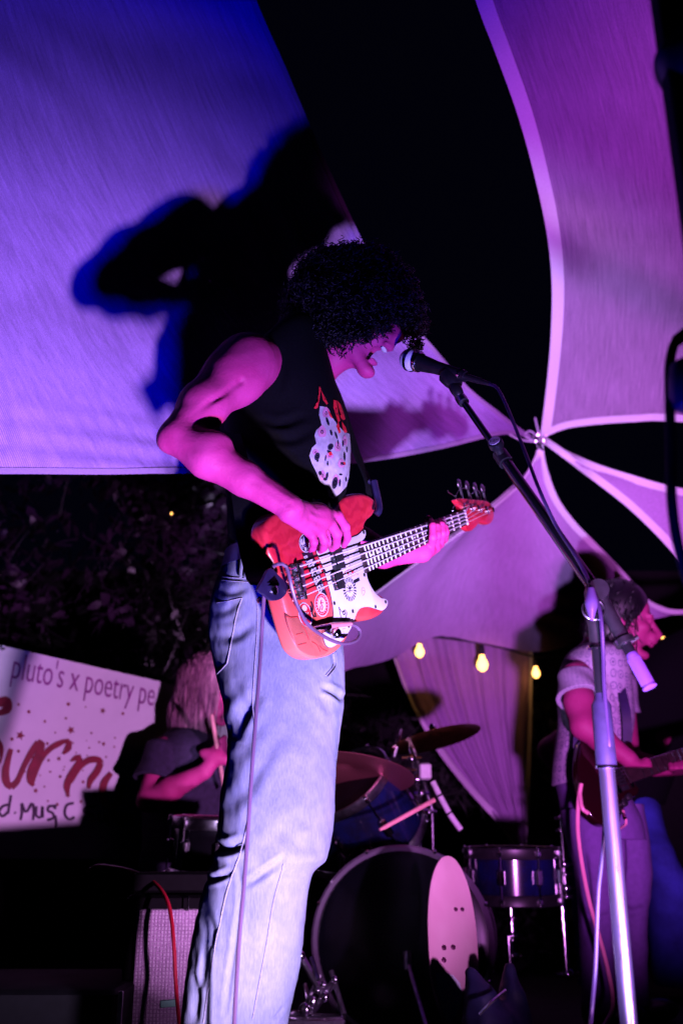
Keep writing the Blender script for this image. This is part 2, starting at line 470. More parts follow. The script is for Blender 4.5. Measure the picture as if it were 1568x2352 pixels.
def hem(G, edge, width, parent, mat=None):
    """webbing strip along one edge of the cloth, sewn on the near face"""
    E = {'top': (G[0], G[1]), 'bot': (G[-1], G[-2]), 'left': (G[:, 0], G[:, 1]), 'right': (G[:, -1], G[:, -2])}[edge]
    a = E[0]; inn = E[1]-E[0]; T = np.gradient(a, axis=0); T /= np.linalg.norm(T, axis=1)[:, None]+1e-9
    inn -= T*(inn*T).sum(1)[:, None]; inn /= np.linalg.norm(inn, axis=1)[:, None]+1e-9
    N = np.cross(T, inn); 
    if (N*(CAMLOC-a)).sum() < 0: N = -N
    t = .0022; rows = []
    W = np.full(len(a), width); W[:1] *= .4; W[-1:] *= .4; W = W[:, None]
    G2 = np.stack([a-inn*.003-N*t, a-inn*.003+N*t*1.6, a+inn*W+N*t*1.6, a+inn*W-N*t], 1)
    b = MB(); m = len(a); f = []
    for i in range(m-1):
        for k in range(4): f.append((i*4+k, i*4+(k+1) % 4, (i+1)*4+(k+1) % 4, (i+1)*4+k))
    f += [(0, 1, 2, 3), tuple((m-1)*4+k for k in (3, 2, 1, 0))]
    b.add(G2.reshape(-1, 3), f); return b.build('hem', mat or MAT['hem'], parent, True, 40)
def sail(name, label, G, mat, hems, hw, bulge=0, wr=.003, hmat=None):
    m, n, _ = G.shape; N = normals(G, False); u = np.linspace(0, 1, n)[None]; v = np.linspace(0, 1, m)[:, None]
    w = fnoise(G.reshape(-1, 3), 5, 3).reshape(m, n)+.6*np.sin(fnoise(G.reshape(-1, 3), 2.2, 8).reshape(m, n)*22)
    G = G+N*(wr*w*np.clip(np.minimum(np.minimum(u, 1-u), np.minimum(v, 1-v))*9, 0, 1))[..., None]
    if bulge:
        m, n, _ = G.shape; u = np.linspace(0, 1, n)[None]; v = np.linspace(0, 1, m)[:, None]
        G = G+normals(G, False)*(np.sin(PI*u)*np.sin(PI*v)*bulge)[..., None]
    r = thing(name, label, 'shade sail', G.reshape(-1, 3).min(0), 'shade sails stretched over the stage')
    sheet('cloth', G, mat, r)
    for h in hems: hem(G, h, hw, r, hmat)
    return r
NODE = (1240, 1008)
A = coons([(-700, -520, 1.35), (-100, -520, 1.55), (420, -520, 1.65)],
          [(-700, 1092, 1.85), (0, 1086, 2.12), (300, 1086, 2.32), (520, 1082, 2.55), (830, 1060, 3.0), (1000, 1032, 3.35), (1150, 997, 3.78), (1222, 1003, 4.0)],
          [(-700, -520, 1.35), (-700, 300, 1.62), (-700, 1092, 1.85)],
          [(420, -520, 1.65), (490, -260, 1.84), (585, 0, 2.08), (650, 150, 2.24), (735, 350, 2.36), (833, 560, 2.56), (905, 680, 2.8), (975, 778, 3.16), (1060, 878, 3.38), (1150, 952, 3.75), (1222, 1003, 4.0)], 110, 110)
uA = np.linspace(0, 1, A.shape[1])[None]; vA = np.linspace(0, 1, A.shape[0])[:, None]
A = A+normals(A, False)*(.0045*(1+fnoise(A.reshape(-1, 3), 6, 2).reshape(A.shape[:2]))*np.sin(vA*130-uA*26+3*np.sin(uA*6))*np.clip((vA-.84)*9, 0, 1)*np.clip((.66-uA)*5, 0, 1)+.010*np.sin(uA*24+vA*9)*np.clip((uA-.8)*4, 0, 1)*np.clip((vA-.5)*3, 0, 1))[..., None]
sail('shade_sail', 'big pale shade sail at upper left catching the bassist\'s shadow', A, MAT['sail'], ['bot', 'right'], .012, 0, .004, MAT['sail_w'])
B = coons([(1000, -300, 1.75), (1400, -300, 1.65), (2100, -300, 1.6)],
          [(1241, 1006, 4.0), (1290, 985, 3.95), (1345, 975, 3.9), (1450, 967, 3.8), (1568, 967, 3.7), (2100, 1010, 3.2)],
          [(1000, -300, 1.75), (1095, 0, 2.0), (1140, 120, 2.15), (1190, 260, 2.35), (1226, 390, 2.55), (1256, 530, 2.8), (1268, 650, 3.05), (1265, 780, 3.35), (1254, 900, 3.7), (1241, 1006, 4.0)],
          [(2100, -300, 1.6), (2100, 400, 2.3), (2100, 1010, 3.2)], 90, 60)
sail('shade_sail', 'ribbed purple shade sail filling the upper right corner', B, MAT['sail_r'], ['bot', 'left'], .040)
Cs = coons([(1246, 1010, 4.0), (1350, 1060, 3.9), (1450, 1093, 3.8), (1568, 1125, 3.7), (1900, 1190, 3.4)],
           [(1247, 1014, 4.0), (1330, 1078, 3.9), (1450, 1172, 3.8), (1560, 1285, 3.7), (1720, 1480, 3.5)],
           [(1246, 1010, 4.0), (1247, 1014, 4.0)], [(1900, 1190, 3.4), (1800, 1330, 3.45), (1720, 1480, 3.5)], 30, 50)
sail('shade_sail', 'narrow wedge-shaped shade sail reaching right from the middle knot', Cs, MAT['sail_w'], ['top', 'bot'], .028)
D = coons([(1238, 1026, 4.0), (1241, 1026, 4.0), (1245, 1026, 4.0)],
          [(640, 1640, 4.5), (785, 1545, 4.55), (850, 1527, 4.6), (905, 1510, 4.62), (1000, 1462, 4.66), (1100, 1476, 4.7), (1230, 1497, 4.7), (1320, 1476, 4.7), (1400, 1430, 4.68), (1500, 1405, 4.6)],
          [(1238, 1026, 4.0), (1222, 1065, 4.03), (1190, 1115, 4.06), (1130, 1168, 4.1), (1050, 1228, 4.15), (950, 1298, 4.2), (880, 1350, 4.25), (780, 1430, 4.3), (640, 1640, 4.5)],
          [(1245, 1026, 4.0), (1254, 1075, 4.05), (1280, 1145, 4.12), (1322, 1203, 4.2), (1370, 1252, 4.28), (1440, 1325, 4.4), (1500, 1405, 4.6)], 70, 70)
sail('shade_sail', 'lilac shade sail spreading down from the knot behind the bass neck', D, MAT['sail_w'], ['left', 'right'], .03, .06)
E = coons([(905, 1512, 4.85), (960, 1475, 4.9), (1010, 1462, 4.92), (1110, 1478, 4.92), (1222, 1492, 4.92)],
          [(1184, 1946, 4.7), (1196, 1952, 4.7), (1208, 1948, 4.7)],
          [(905, 1512, 4.85), (945, 1610, 4.83), (1000, 1712, 4.8), (1065, 1800, 4.77), (1130, 1876, 4.73), (1184, 1946, 4.7)],
          [(1222, 1492, 4.92), (1220, 1650, 4.85), (1215, 1800, 4.77), (1208, 1948, 4.7)], 50, 90)
u_ = np.linspace(0, 1, E.shape[1])[None]; v_ = np.linspace(0, 1, E.shape[0])[:, None]
E = E+normals(E, False)*(.010*np.sin(u_*38+2*np.sin(v_*3))*(1-.6*v_)+.006*np.sin(u_*71+v_*5))[..., None]
sail('shade_sail', 'hanging triangular purple sail pointing down between the cymbal and the guitarist', E, MAT['sail_w'], ['left', 'right'], .026)
F_ = coons([(1426, 1322, 4.2), (1470, 1366, 4.15), (1515, 1393, 4.1), (1568, 1403, 4.05), (1750, 1400, 3.9)],
           [(1432, 1400, 4.25), (1470, 1424, 4.2), (1520, 1418, 4.15), (1568, 1412, 4.1), (1750, 1425, 3.9)],
           [(1426, 1322, 4.2), (1424, 1360, 4.22), (1432, 1400, 4.25)], [(1750, 1400, 3.9), (1750, 1425, 3.9)], 20, 30)
sail('shade_sail', 'small dim sail tip above the guitarist\'s face at the right edge', F_, MAT['sail_w'], ['top'], .02)

# knot of shackles and ropes where the sails meet
kn = thing('rope_knot', 'knot of ropes and shackles where the sail corners meet', 'rope knot', P(1240, 1010, 4.0))
b = MB()
for k, (x, y, r) in enumerate([(1232, 1006, .016), (1241, 1012, .02), (1238, 1022, .016), (1250, 1006, .012), (1244, 1028, .012)]):
    c = P(x, y, 3.98); an = k*1.1; th = np.linspace(0, 2*PI, 13)
    b.tube([c+r*np.array([math.cos(t)*math.cos(an), .4*math.sin(an)*math.cos(t), math.sin(t)]) for t in th], .0045, 6)
b.build('shackle', MAT['chrome'], kn)
b = MB()
for pts in ([(1158, 990, 3.93), (1196, 998, 3.96), (1222, 1011, 3.98), (1240, 1012, 4)], [(1178, 985, 3.93), (1200, 999, 3.95), (1216, 990, 3.96), (1240, 1008, 4)],
            [(1160, 992, 3.93), (1190, 1008, 3.96), (1214, 1013, 3.98), (1238, 1014, 4)], [(1228, 960, 3.9), (1234, 985, 3.96), (1240, 1010, 4)]):
    b.tube(PL(pts), .0042, 6, 14)
b.build('rope', plain('pale_rope', (.5, .42, .6), .7, 0, .3, 200), kn)
b = MB(); b.cyl([P(1240,1010,4.6)[0]+.0, 5.05, 0], [P(1240,1010,4.6)[0], 5.05, 2.9], .03)
# ================================================================ hedge wall
def leaf_cloud(name, regions, n, Y0, Y1, mat, size, label, backs):
    b = MB(); rnd = np.random.RandomState(11)
    for i in range(n):
        x0, y0, x1, y1 = regions[rnd.randint(len(regions))]
        # denser clumps
        cx = rnd.uniform(x0, x1); cy = rnd.uniform(y0, y1)
        if fnoise([[cx/160, cy/110, 0]], 1.6, 4)[0] < -.12 and rnd.rand() < .75: continue
        c = P(cx, cy, rnd.uniform(Y0, Y1)); L = size*rnd.uniform(.6, 1.7); W = L*rnd.uniform(.14, .3)
        d = rnd.normal(size=3); d[1] *= .5; d[2] -= .55; d /= np.linalg.norm(d)
        s_ = np.cross(d, rnd.normal(size=3)); s_ /= np.linalg.norm(s_); k = np.cross(d, s_)*rnd.uniform(-.5, .5)
        pts = []
        for t, w in ((0, .1), (.3, 1), (.65, .8), (1, .04)):
            q = c+d*L*t+k*L*t*t; pts += [q-s_*W*w, q+s_*W*w]
        b.add(pts, [(0, 1, 3, 2), (2, 3, 5, 4), (4, 5, 7, 6)])
    for i in range(n//14):
        x0, y0, x1, y1 = regions[rnd.randint(len(regions))]; p = P(rnd.uniform(x0, x1), rnd.uniform(y0, y1), rnd.uniform(Y0, Y1)-.05); d = rnd.normal(size=3)*[.12, .03, .12]+[0, 0, -.06]; e = rnd.normal(size=3)*[.07, .03, .05]
        b.tube([p, p+d*.5+e, p+d+e*.6, p+d*1.6-e*.4], .0028, 4, 10, False)
    o = b.build(name, mat, None, True, 60); return o
lm, nt_, bb_ = newmat('glossy_leaf'); nn = tex(nt_, 'Noise', 3, Detail=3.0)
nt_.links.new(ramp(nt_, nn.outputs[0], [(.42, (.004, .004, .004)), (.7, (.08, .03, .09))]), bb_.inputs['Base Color'])
bb_.inputs['Roughness'].default_value = .34
tag(leaf_cloud('hedge', [(230, 1070, 560, 1560), (-60, 1070, 560, 1600), (320, 1070, 545, 1540), (330, 1150, 545, 1540)], 5200, 4.95, 5.5, lm, .062, '', None),
    'dark climbing hedge behind the banner, leaves glinting violet', 'hedge', kind='stuff')
tag(leaf_cloud('shrub', [(760, 1600, 1330, 2330)], 3800, 4.9, 5.5, plain('dim_leaf', (.02, .03, .02), .55, 0, .5, 4, 0), .05, '', None),
    'dim shrubbery behind the drums, below the hanging sail', 'shrub', kind='stuff')
w = MB(); w.box((-.5, 5.7, 1.05), (9, .12, 2.1)); tag(w.build('garden_wall', MAT['black']), 'black garden wall behind the hedge and drums', 'wall')

# ================================================================ banner
bl, br = P(-60, 1700, 3.55), P(560, 1700, 4.32)
bx = (br-bl); bx[2] = 0; bx /= np.linalg.norm(bx); bn = np.array([bx[1], -bx[0], 0.0]); bz = np.array([0, 0, 1.0])
if bn[1] > 0: bn = -bn
def on_plane(px, py, O, n, off=0.0):
    d = ray(px, py); t = np.dot(O+n*off-CAMLOC, n)/np.dot(d, n); return CAMLOC+d*t
def BN(px, py, off=0.0): return on_plane(px, py, bl, bn, off)
ban = thing('banner', 'white festival banner with dark red script letters and stars', 'banner', BN(200, 1970))
m_, n_ = 26, 44
tl, tr, bl2, br2 = BN(-60, 1468), BN(575, 1612), BN(-60, 1972), BN(575, 1976)
u = np.linspace(0, 1, n_)[None, :, None]; v = np.linspace(0, 1, m_)[:, None, None]
G = (1-v)*((1-u)*tl+u*tr)+v*((1-u)*bl2+u*br2)
sheet('banner_cloth', G-bn*.0045, plain('banner_vinyl', (.72, .60, .74), .45, 0, .06, 6, .1), ban, -.004)
def BV(px, py, off): 
    p = BN(px, py); return p+bn*off
RED = plain('banner_red_print', (.22, .005, .03), .5, 0, .2, 30, 0); PUR = plain('banner_purple_print', (.26, .03, .24), .5, 0, .2, 30, 0); INK = plain('banner_black_ink', (.045, .01, .05), .5, 0, .2, 30, 0)
def stroke2d(b, pts, w, off, mapf, n=22, taper=True):
    p = resample(np.array(pts, float), n); T = np.gradient(p, axis=0); T /= np.linalg.norm(T, axis=1)[:, None]+1e-9
    N = np.stack([-T[:, 1], T[:, 0]], 1); W = np.full(n, w/2.) if not hasattr(w, '__len__') else np.interp(np.linspace(0, 1, n), np.linspace(0, 1, len(w)), w)/2
    V = []
    for i in range(n):
        for s_ in (-1, 1): V.append(mapf(*(p[i]+N[i]*W[i]*s_), off))
    b.add(V, [(2*i, 2*i+1, 2*i+3, 2*i+2) for i in range(n-1)])
zb = lambda x, y: (x*.36, 1380+y*.36)
def zs(l): return [zb(*q) for q in l]
b = MB(); o_ = .003
for l, w in ([[(-60, 610), (-10, 650), (40, 640), (45, 690), (-5, 720), (-60, 740)], (60, 60, 60, 60, 30, 20)],
             [[(-30, 870), (5, 930), (8, 990), (0, 1040)], (30, 34, 22, 8)],
             [[(70, 945), (52, 1010), (35, 1090), (42, 1160), (75, 1192)], (30, 36, 46, 52, 40)],
             [[(70, 1190), (110, 1150), (155, 1050), (205, 960), (245, 905)], (44, 34, 34, 40, 44)],
             [[(240, 900), (268, 920), (235, 1000), (195, 1080), (190, 1150), (215, 1180)], (34, 40, 44, 40, 40, 24)],
             [[(200, 1180), (222, 1100), (262, 1010), (318, 945), (390, 905), (440, 890)], (22, 34, 34, 34, 38, 20)],
             [[(440, 892), (432, 940), (400, 978)], (30, 44, 16)],
             [[(448, 1025), (480, 1005), (515, 995)], (10, 34, 30)],
             [[(510, 1000), (492, 1050), (455, 1110), (425, 1180), (432, 1250)], (28, 44, 48, 44, 14)],
             [[(450, 1160), (500, 1070), (560, 1020), (620, 1015), (640, 1040)], (20, 30, 36, 44, 40)],
             [[(640, 1035), (615, 1090), (575, 1145), (560, 1200)], (38, 44, 42, 20)],
             [[(705, 1100), (662, 1160), (650, 1230), (670, 1300), (705, 1320)], (30, 44, 46, 46, 40)],
             [[(700, 1320), (740, 1290), (765, 1225), (785, 1170)], (42, 40, 34, 22)]):
    stroke2d(b, zs(l), [q*.36 for q in w] if hasattr(w, '__len__') else w*.36, o_, BV); o_ += .0004
b.build('script_lettering', RED, ban, False)
b = MB()
for l in ([(70,1240),(62,1290),(50,1360)], [(60,1300),(20,1310),(-5,1345),(15,1375),(50,1350)], [(92,1350),(100,1356)],
          [(130,1400),(140,1350),(138,1290),(165,1350),(205,1290),(215,1340),(210,1400)], [(232,1310),(230,1370),(262,1380),(270,1310),(272,1385)],
          [(345,1310),(312,1312),(305,1340),(335,1355),(340,1385),(300,1400)], [(352,1300),(350,1330)], [(352,1370),(358,1430),(350,1450)],
          [(470,1290),(425,1305),(412,1360),(440,1395),(475,1380)],
          [(610,1310),(550,1320),(535,1345),(590,1370),(600,1400),(550,1415)], [(632,1350),(630,1400),(662,1405),(668,1350),(672,1410)],
          [(690,1440),(690,1370),(712,1352),(720,1400),(722,1360),(745,1350),(750,1440)], [(775,1440),(778,1370),(800,1355),(806,1410),(812,1365),(835,1360),(838,1440)]):
    stroke2d(b, zs(l), 17*.36, .003, BV, 16)
b.build('handwriting', INK, ban, False)
b = MB()
def star(b, x, y, r, npt=5, rot=.3):
    c = []; 
    for k in range(npt*2):
        a = rot+PI*k/npt; rr = r if k % 2 == 0 else r*(.45 if npt == 5 else .85)
        c.append(BV(x+rr*math.cos(a), y+rr*math.sin(a)*1.05, .0026))
    c.append(BV(x, y, .0026)); b.add(c, [(k, (k+1) % (npt*2), npt*2) for k in range(npt*2)])
for (x, y, r) in [(118,662,13),(184,708,11),(436,660,15),(420,750,8),(286,770,12),(783,720,9),(655,702,19),(452,826,26),(130,860,30),(352,842,6),(582,845,7),(76,883,11),
    (302,912,9),(465,908,6),(632,902,7),(660,914,14),(568,938,6),(118,960,10),(732,875,6),(375,1008,16),(310,1018,12),(555,988,5),(677,997,6),(210,1000,9),(60,1045,7),(410,1060,5),(405,1080,5),
    (320,1092,7),(256,1114,5),(384,1122,9),(160,1090,6),(528,1083,5),(530,1156,13),(283,1186,6),(228,1212,17),(432,1240,18),(603,1242,11),(517,1282,13),(365,1300,13),(545,678,5),(728,932,6),(305,1278,6),(552,892,4),(485,970,5)]:
    X, Y = zb(x, y); b = MB(); star(b, X, Y, r*.36*1.05, 5 if r > 11 else 7, random.random()); b.build('printed_star' if r > 11 else 'printed_dot', RED, ban, False)
# header line set in a plain sans face, written as strokes of an upright hand
def text_mesh(s_, mat, O, ex, ey, size, parent, name, width=None, shear=0.0, bold=0.0):
    cu = bpy.data.curves.new(name, 'FONT'); cu.body = s_; cu.size = 1; cu.shear = shear; cu.resolution_u = 3; cu.offset = bold
    to = bpy.data.objects.new(name, cu); COL.objects.link(to); bpy.context.view_layer.update()
    dg = bpy.context.evaluated_depsgraph_get(); me = bpy.data.meshes.new_from_object(to.evaluated_get(dg))
    V = np.array([v.co[:] for v in me.vertices]); F = [tuple(p.vertices) for p in me.polygons]
    bpy.data.objects.remove(to); bpy.data.curves.remove(cu); bpy.data.meshes.remove(me)
    w = V[:, 0].max(); sx = (width/w) if width else size
    W = np.asarray(O)+np.outer(V[:, 0]*sx, ex)+np.outer(V[:, 1]*size, ey)
    bm_ = MB(); bm_.add(W, F); return bm_.build(name, mat, parent, False)
a0, a1 = BN(22, 1557), BN(352, 1622); ex = a1-a0; wd = np.linalg.norm(ex); ex /= wd; ey = np.cross(bn, ex); ey = ey if ey[2] > 0 else -ey
text_mesh("pluto's x poetry pe", PUR, a0+bn*.0028, ex, ey, .14, ban, 'header_lettering', wd, 0, -.004)
b = MB(); c = BN(5, 1487); b.lathe(c+bn*.001, bn, [(.011, 0), (.011, .004), (.006, .005), (.006, .001)], 16); b.build('grommet', MAT['chrome_dull'], ban)

# ================================================================ string lights
glassm, ntg, bg = newmat('bulb_glass'); bg.inputs['Base Color'].default_value = (1, .95, 1, 1); bg.inputs['Transmission Weight'].default_value = 1; bg.inputs['Roughness'].default_value = .03; bg.inputs['IOR'].default_value = 1.25
WARM = emis('lit_filament_bulb', (1.0, .46, .11), 6)
def bulb(x, y, Y, s, label, mat=WARM, group='lit string bulbs hanging under the sails', tilt=0, lamp=0):
    c = P(x, y, Y); r = .022*s
    t = thing('string_light', label, 'light bulb', c+np.array([0, 0, .06*s]), group)
    ax = np.array([math.sin(tilt), 0, -math.cos(tilt)])
    b = MB(); b.lathe(c-ax*r*1.9, ax, [(r*.45, 0), (r*.55, r*.8), (r*.95, r*1.5), (r*1.05, r*2.1), (r*.8, r*2.8), (r*.3, r*3.2), (.0005, r*3.25)], 18); b.build('glass_bulb', mat, t)
    b = MB(); b.lathe(c-ax*r*3.7, ax, [(r*.3, 0), (r*.55, r*.2), (r*.6, r*1.3), (r*.5, r*1.95)], 14); b.build('socket', MAT['blackplastic'], t)
    if lamp:
        d = bpy.data.lights.new('bulb_light', 'POINT'); d.energy = lamp; d.color = (1, .45, .12); d.shadow_soft_size = .03
        o = bpy.data.objects.new('bulb_light', d); COL.objects.link(o); o.location = c-np.array([0, .06, 0])
    return t
bulb(963, 1497, 4.72, .95, 'lit warm bulb against the lilac sail, leftmost of the string', lamp=.03)
bulb(1107, 1526, 4.72, 1.15, 'large lit bulb hanging in front of the triangular sail', lamp=.04)
bulb(1230, 1546, 4.8, .82, 'round lit bulb beside the right edge of the triangular sail', lamp=.03)
bulb(1523, 1476, 5.0, .72, 'small lit bulb near the right edge of the photo')
bulb(1374, 1503, 5.0, .5, 'tiny glowing bulb just right of the guitarist\'s neck')
bulb(1462, 1505, 5.0, .5, 'tiny glowing bulb behind the guitarist\'s microphone')
bulb(394, 1180, 4.68, .18, 'pinpoint light glinting through the hedge')
bulb(1546, 1469, 4.4, 1.15, 'unlit clear bulb catching violet light at the right edge', plain('violet_glass', (.55, .35, .7), .12, 0, .2, 30, 0, .9), group=None, tilt=-1.2)
b = MB(); b.tube(PL([(985, 1462, 4.72), (1040, 1468, 4.72), (1107, 1478, 4.72), (1160, 1490, 4.74), (1232, 1508, 4.8), (1330, 1500, 4.9), (1450, 1470, 4.95), (1523, 1452, 5.0), (1620, 1440, 5.0)]), .006, 6, 60)
b.tube(PL([(1107, 1478, 4.72), (1105, 1492, 4.72)]), .005, 6); b.tube(PL([(963, 1462, 4.72), (963, 1475, 4.72)]), .005, 6); b.tube(PL([(985, 1462, 4.72), (950, 1458, 4.72)]), .005, 6)
tag(b.build('light_cable', MAT['rubber']), 'thin black cable carrying the string bulbs under the sails', 'cable')
# ================================================================ bass guitar frame
YB = 1.90
B0 = P(690, 1340, YB)
lo_, hi_ = YB, 3.5
for _ in range(50):
    md = (lo_+hi_)/2
    if np.linalg.norm(P(1062, 1190, md)-B0) < .864: lo_ = md
    else: hi_ = md
N0 = P(1062, 1190, md); bxn = (N0-B0)/.864
d1 = ray(698, 1373); Q_ = CAMLOC+d1*(np.dot(B0-CAMLOC, bxn)/np.dot(d1, bxn)); bxw = (Q_-B0); bxw /= np.linalg.norm(bxw)
bxm = np.cross(bxn, bxw)
if np.dot(CAMLOC-B0, bxm) < 0: bxm = -bxm
def Z(zx, zy): return (564+.4*zx, 1097.6+.4*zy)
def BP(zx, zy, off=0.0):
    x, y = Z(zx, zy); return on_plane(x, y, B0, bxm, off)
def BL(zx, zy, off=0.0):
    q = BP(zx, zy, off)-B0; return (float(q@bxn), float(q@bxw))
def LW(s, t, z=0.0): return B0+bxn*s+bxw*t+bxm*z
def smooth_closed(pts, n):
    p = np.array(pts, float); q = np.vstack([p[-2:], p, p[:3]]); r = resample(q, n*3)
    seg = np.linalg.norm(np.diff(np.vstack([p, p[:1]]), axis=0), axis=1)
    out = []; m = len(p)
    for k in range(m):
        a, b_, c, d = p[k-1], p[k], p[(k+1) % m], p[(k+2) % m]; kk = max(2, int(round(n*seg[k]/seg.sum())))
        for t in np.linspace(0, 1, kk, endpoint=False):
            out.append(.5*((2*b_)+(-a+c)*t+(2*a-5*b_+4*c-d)*t*t+(-a+3*b_-3*c+d)*t**3))
    return np.array(out)

# ================================================================ the bassist
bass_player = thing('person', 'person in black sleeveless tee and light jeans bending to the microphone, playing the bass', 'person', (float(P(600, 2700, 1.98)[0]), 1.98, 0), None)
ft_c = P(842, 857, 2.02)                      # chin
yaw = math.radians(-12); pit = math.radians(-22)
hf = np.array([math.cos(yaw)*math.cos(pit), math.sin(yaw)*math.cos(pit), math.sin(pit)])
hl = np.cross([0, 0, 1], hf); hl /= np.linalg.norm(hl); roll = math.radians(6)
hu = np.cross(hf, hl); hl = hl*math.cos(roll)+hu*math.sin(roll); hu = np.cross(hf, hl)
HR = np.stack([hf, hl, hu], 1)
SC = 1.06
def HP(x, y, z): return HC+HR@np.array([x, y, z])*SC
HC = np.zeros(3); HC = ft_c-HP(.083, 0, -.128)
def head_sdf(v, HP, HR, S, open_mouth=True):
    e = lambda c, r, k=.01, sub=False: v.ell(HP(*c), np.array(r)*S, HR, k, sub)
    co = lambda a, b, ra, rb, k=.01, sub=False: v.cone(HP(*a), HP(*b), ra*S, rb*S, k, sub)
    e((-.018, 0, .035), (.098, .076, .088)); e((.03, 0, -.03), (.062, .058, .075), .02)
    for s_ in (-1, 1):
        co((-.012, s_*.054, -.045), (.066, s_*.016, -.112), .017, .013, .02)
        e((.062, s_*.040, -.022), (.024, .022, .018), .02)
        e((-.006, s_*.078, -.01), (.022, .009, .032), .005)
        e((.004, s_*.082, -.008), (.010, .006, .018), .004, True)
        e((.088, s_*.032, .006), (.016, .018, .011), .01, True)
        e((.082, s_*.031, .004), (.0125, .0135, .0115), .002)
        e((.100, s_*.013, -.038), (.011, .007, .008), .005)
    e((.080, 0, .024), (.017, .048, .009), .012)
    co((.088, 0, .012), (.123, 0, -.033), .008, .0112, .009)
    co((.100, 0, -.052), (.094, 0, -.05), .02, .022, .015)
    e((.107, 0, -.059), (.011, .024, .0065), .004)
    if open_mouth:
        e((.080, 0, -.124), (.019, .023, .015), .014)
        e((.098, 0, -.079), (.026, .021, .0135), .004, True)
        e((.088, 0, -.100), (.008, .021, .0045), .010)
    else:
        e((.080, 0, -.112), (.020, .022, .016), .012)
        e((.106, 0, -.068), (.010, .026, .0015), .003, True); e((.100, 0, -.075), (.009, .021, .006), .004)
v = Vol((-.46, 1.60, .98), (.34, 2.52, 1.78), .0032)
head_sdf(v, HP, HR, SC)
# neck and trunk
nb = P(690, 842, 2.06)
v.cone(HP(-.03, 0, -.03), nb, .058, .060, .02)
v.cone(HP(.03, 0, -.085), nb+np.array([.03, 0, -.01]), .030, .045, .03)
sp = [nb, P(655, 930, 2.09), P(655, 1060, 2.07), P(645, 1200, 2.11), P(635, 1290, 2.14)]
v.chain(sp, [.07, .095, .09, .085, .085], .03)
rs = P(572, 836, 1.885); re = P(408, 1003, 1.77)
v.cone(nb, rs, .055, .06, .03)
# right arm: deltoid, biceps, elbow, forearm, wrist
v.chain([rs, P(528, 872, 1.845), P(468, 930, 1.80), re], [.060, .056, .045, .034], .02)
v.ell(P(556, 846, 1.85), (.056, .045, .066), None, .03)
wr = BP(262, 172, .055)
fa = [re, re*.72+wr*.28+np.array([0, -.006, -.004]), re*.4+wr*.6, wr]
v.chain(fa, [.034, .041, .033, .0245], .014)
v.ell(re+np.array([-.020, .0, -.010]), (.017, .018, .017), None, .014)
v.ell(re*.75+wr*.25+np.array([.004, -.012, .018]), (.045, .028, .024), None, .02)
v.ell(rs*.42+re*.58+np.array([-.020, -.004, -.018]), (.042, .036, .052), None, .02)
v.cone(rs*.7+re*.3+np.array([.030, -.052, -.02]), re+np.array([.03, -.034, .03]), .004, .003, .010, True)
for k, (dy, dz) in enumerate(((-.028, .006), (-.024, -.010))): v.cone(re*.35+wr*.65+np.array([0, dy, dz]), wr+np.array([.0, dy*.8, dz]), .0030, .0038, .008)
kn4 = [(530, 215, .060), (488, 262, .060), (430, 300, .055), (376, 322, .046)]
for (x, y, o), (x0, y0) in zip(kn4, ((262, 158), (258, 172), (252, 188), (246, 204))):
    v.cone(BP(x0, y0, .052), BP(x, y, o-.004), .0165, .0110, .010)
    v.cone(BP(x0*.5+x*.5, y0*.5+y*.5, o+.008), BP(x, y, o+.003), .0035, .0052, .006)       # tendon
v.ell(BP(385, 228, .042), (.034, .022, .028), None, .02)
for pts, ra in (([(530, 215, .060), (574, 280, .056), (584, 345, .034), (566, 388, .010)], .0094), ([(488, 262, .060), (524, 322, .058), (520, 380, .034), (494, 408, .010)], .0098),
                ([(430, 300, .055), (452, 356, .054), (446, 402, .032), (428, 420, .012)], .0092), ([(376, 322, .046), (390, 368, .046), (384, 404, .028), (368, 414, .014)], .0080)):
    v.chain([BP(*q) for q in pts], [ra*1.15, ra*1.0, ra*.92, ra*.72], .0022)
    v.ell(BP(*pts[1]), (ra*1.16,)*3, None, .003)
v.chain([BP(300, 215, .040), BP(440, 300, .024), BP(492, 372, .010), BP(505, 398, .006)], [.016, .0125, .0110, .009], .006)
# left arm and fretting hand
ls = P(690, 900, 2.2); le = P(752, 1200, 2.26); lw = P(968, 1268, 2.375)
v.cone(nb, ls, .055, .055, .03); v.chain([ls, le], [.055, .040], .02)
v.chain([le, P(880, 1272, 2.33), lw], [.041, .034, .024], .015)
def LH(zx, zy, off): return BP(zx, zy, off)
kn_ = [LH(1058, 412, .004), LH(1086, 396, .004), LH(1112, 376, .004), LH(1136, 350, .003)]
v.cone(lw, LH(1030, 415, -.018), .024, .022, .012); 
for q in kn_: v.cone(LH(1018, 418, -.014), q, .017, .0125, .012)
tips = [[(1058, 412, .004), (1076, 340, .034), (1073, 275, .034), (1063, 246, .020)], [(1086, 396, .004), (1102, 330, .036), (1100, 280, .034), (1090, 256, .020)],
        [(1112, 376, .004), (1130, 318, .036), (1126, 270, .034), (1113, 246, .020)], [(1136, 350, .003), (1146, 312, .030), (1142, 285, .028), (1134, 270, .018)]]
for tp in tips: v.chain([LH(*q) for q in tp], [.0115, .0105, .0095, .0078], .003)
v.chain([LH(1020, 400, -.03), LH(1045, 320, -.045), LH(1050, 262, -.036), LH(1048, 236, -.018)], [.015, .012, .0115, .010], .006)
body_o = v.build('body', MAT['skin'], bass_player, 1, lambda V: V+.0016*np.stack([fnoise(V, 38, 1), fnoise(V, 38, 2), fnoise(V, 38, 3)], 1))
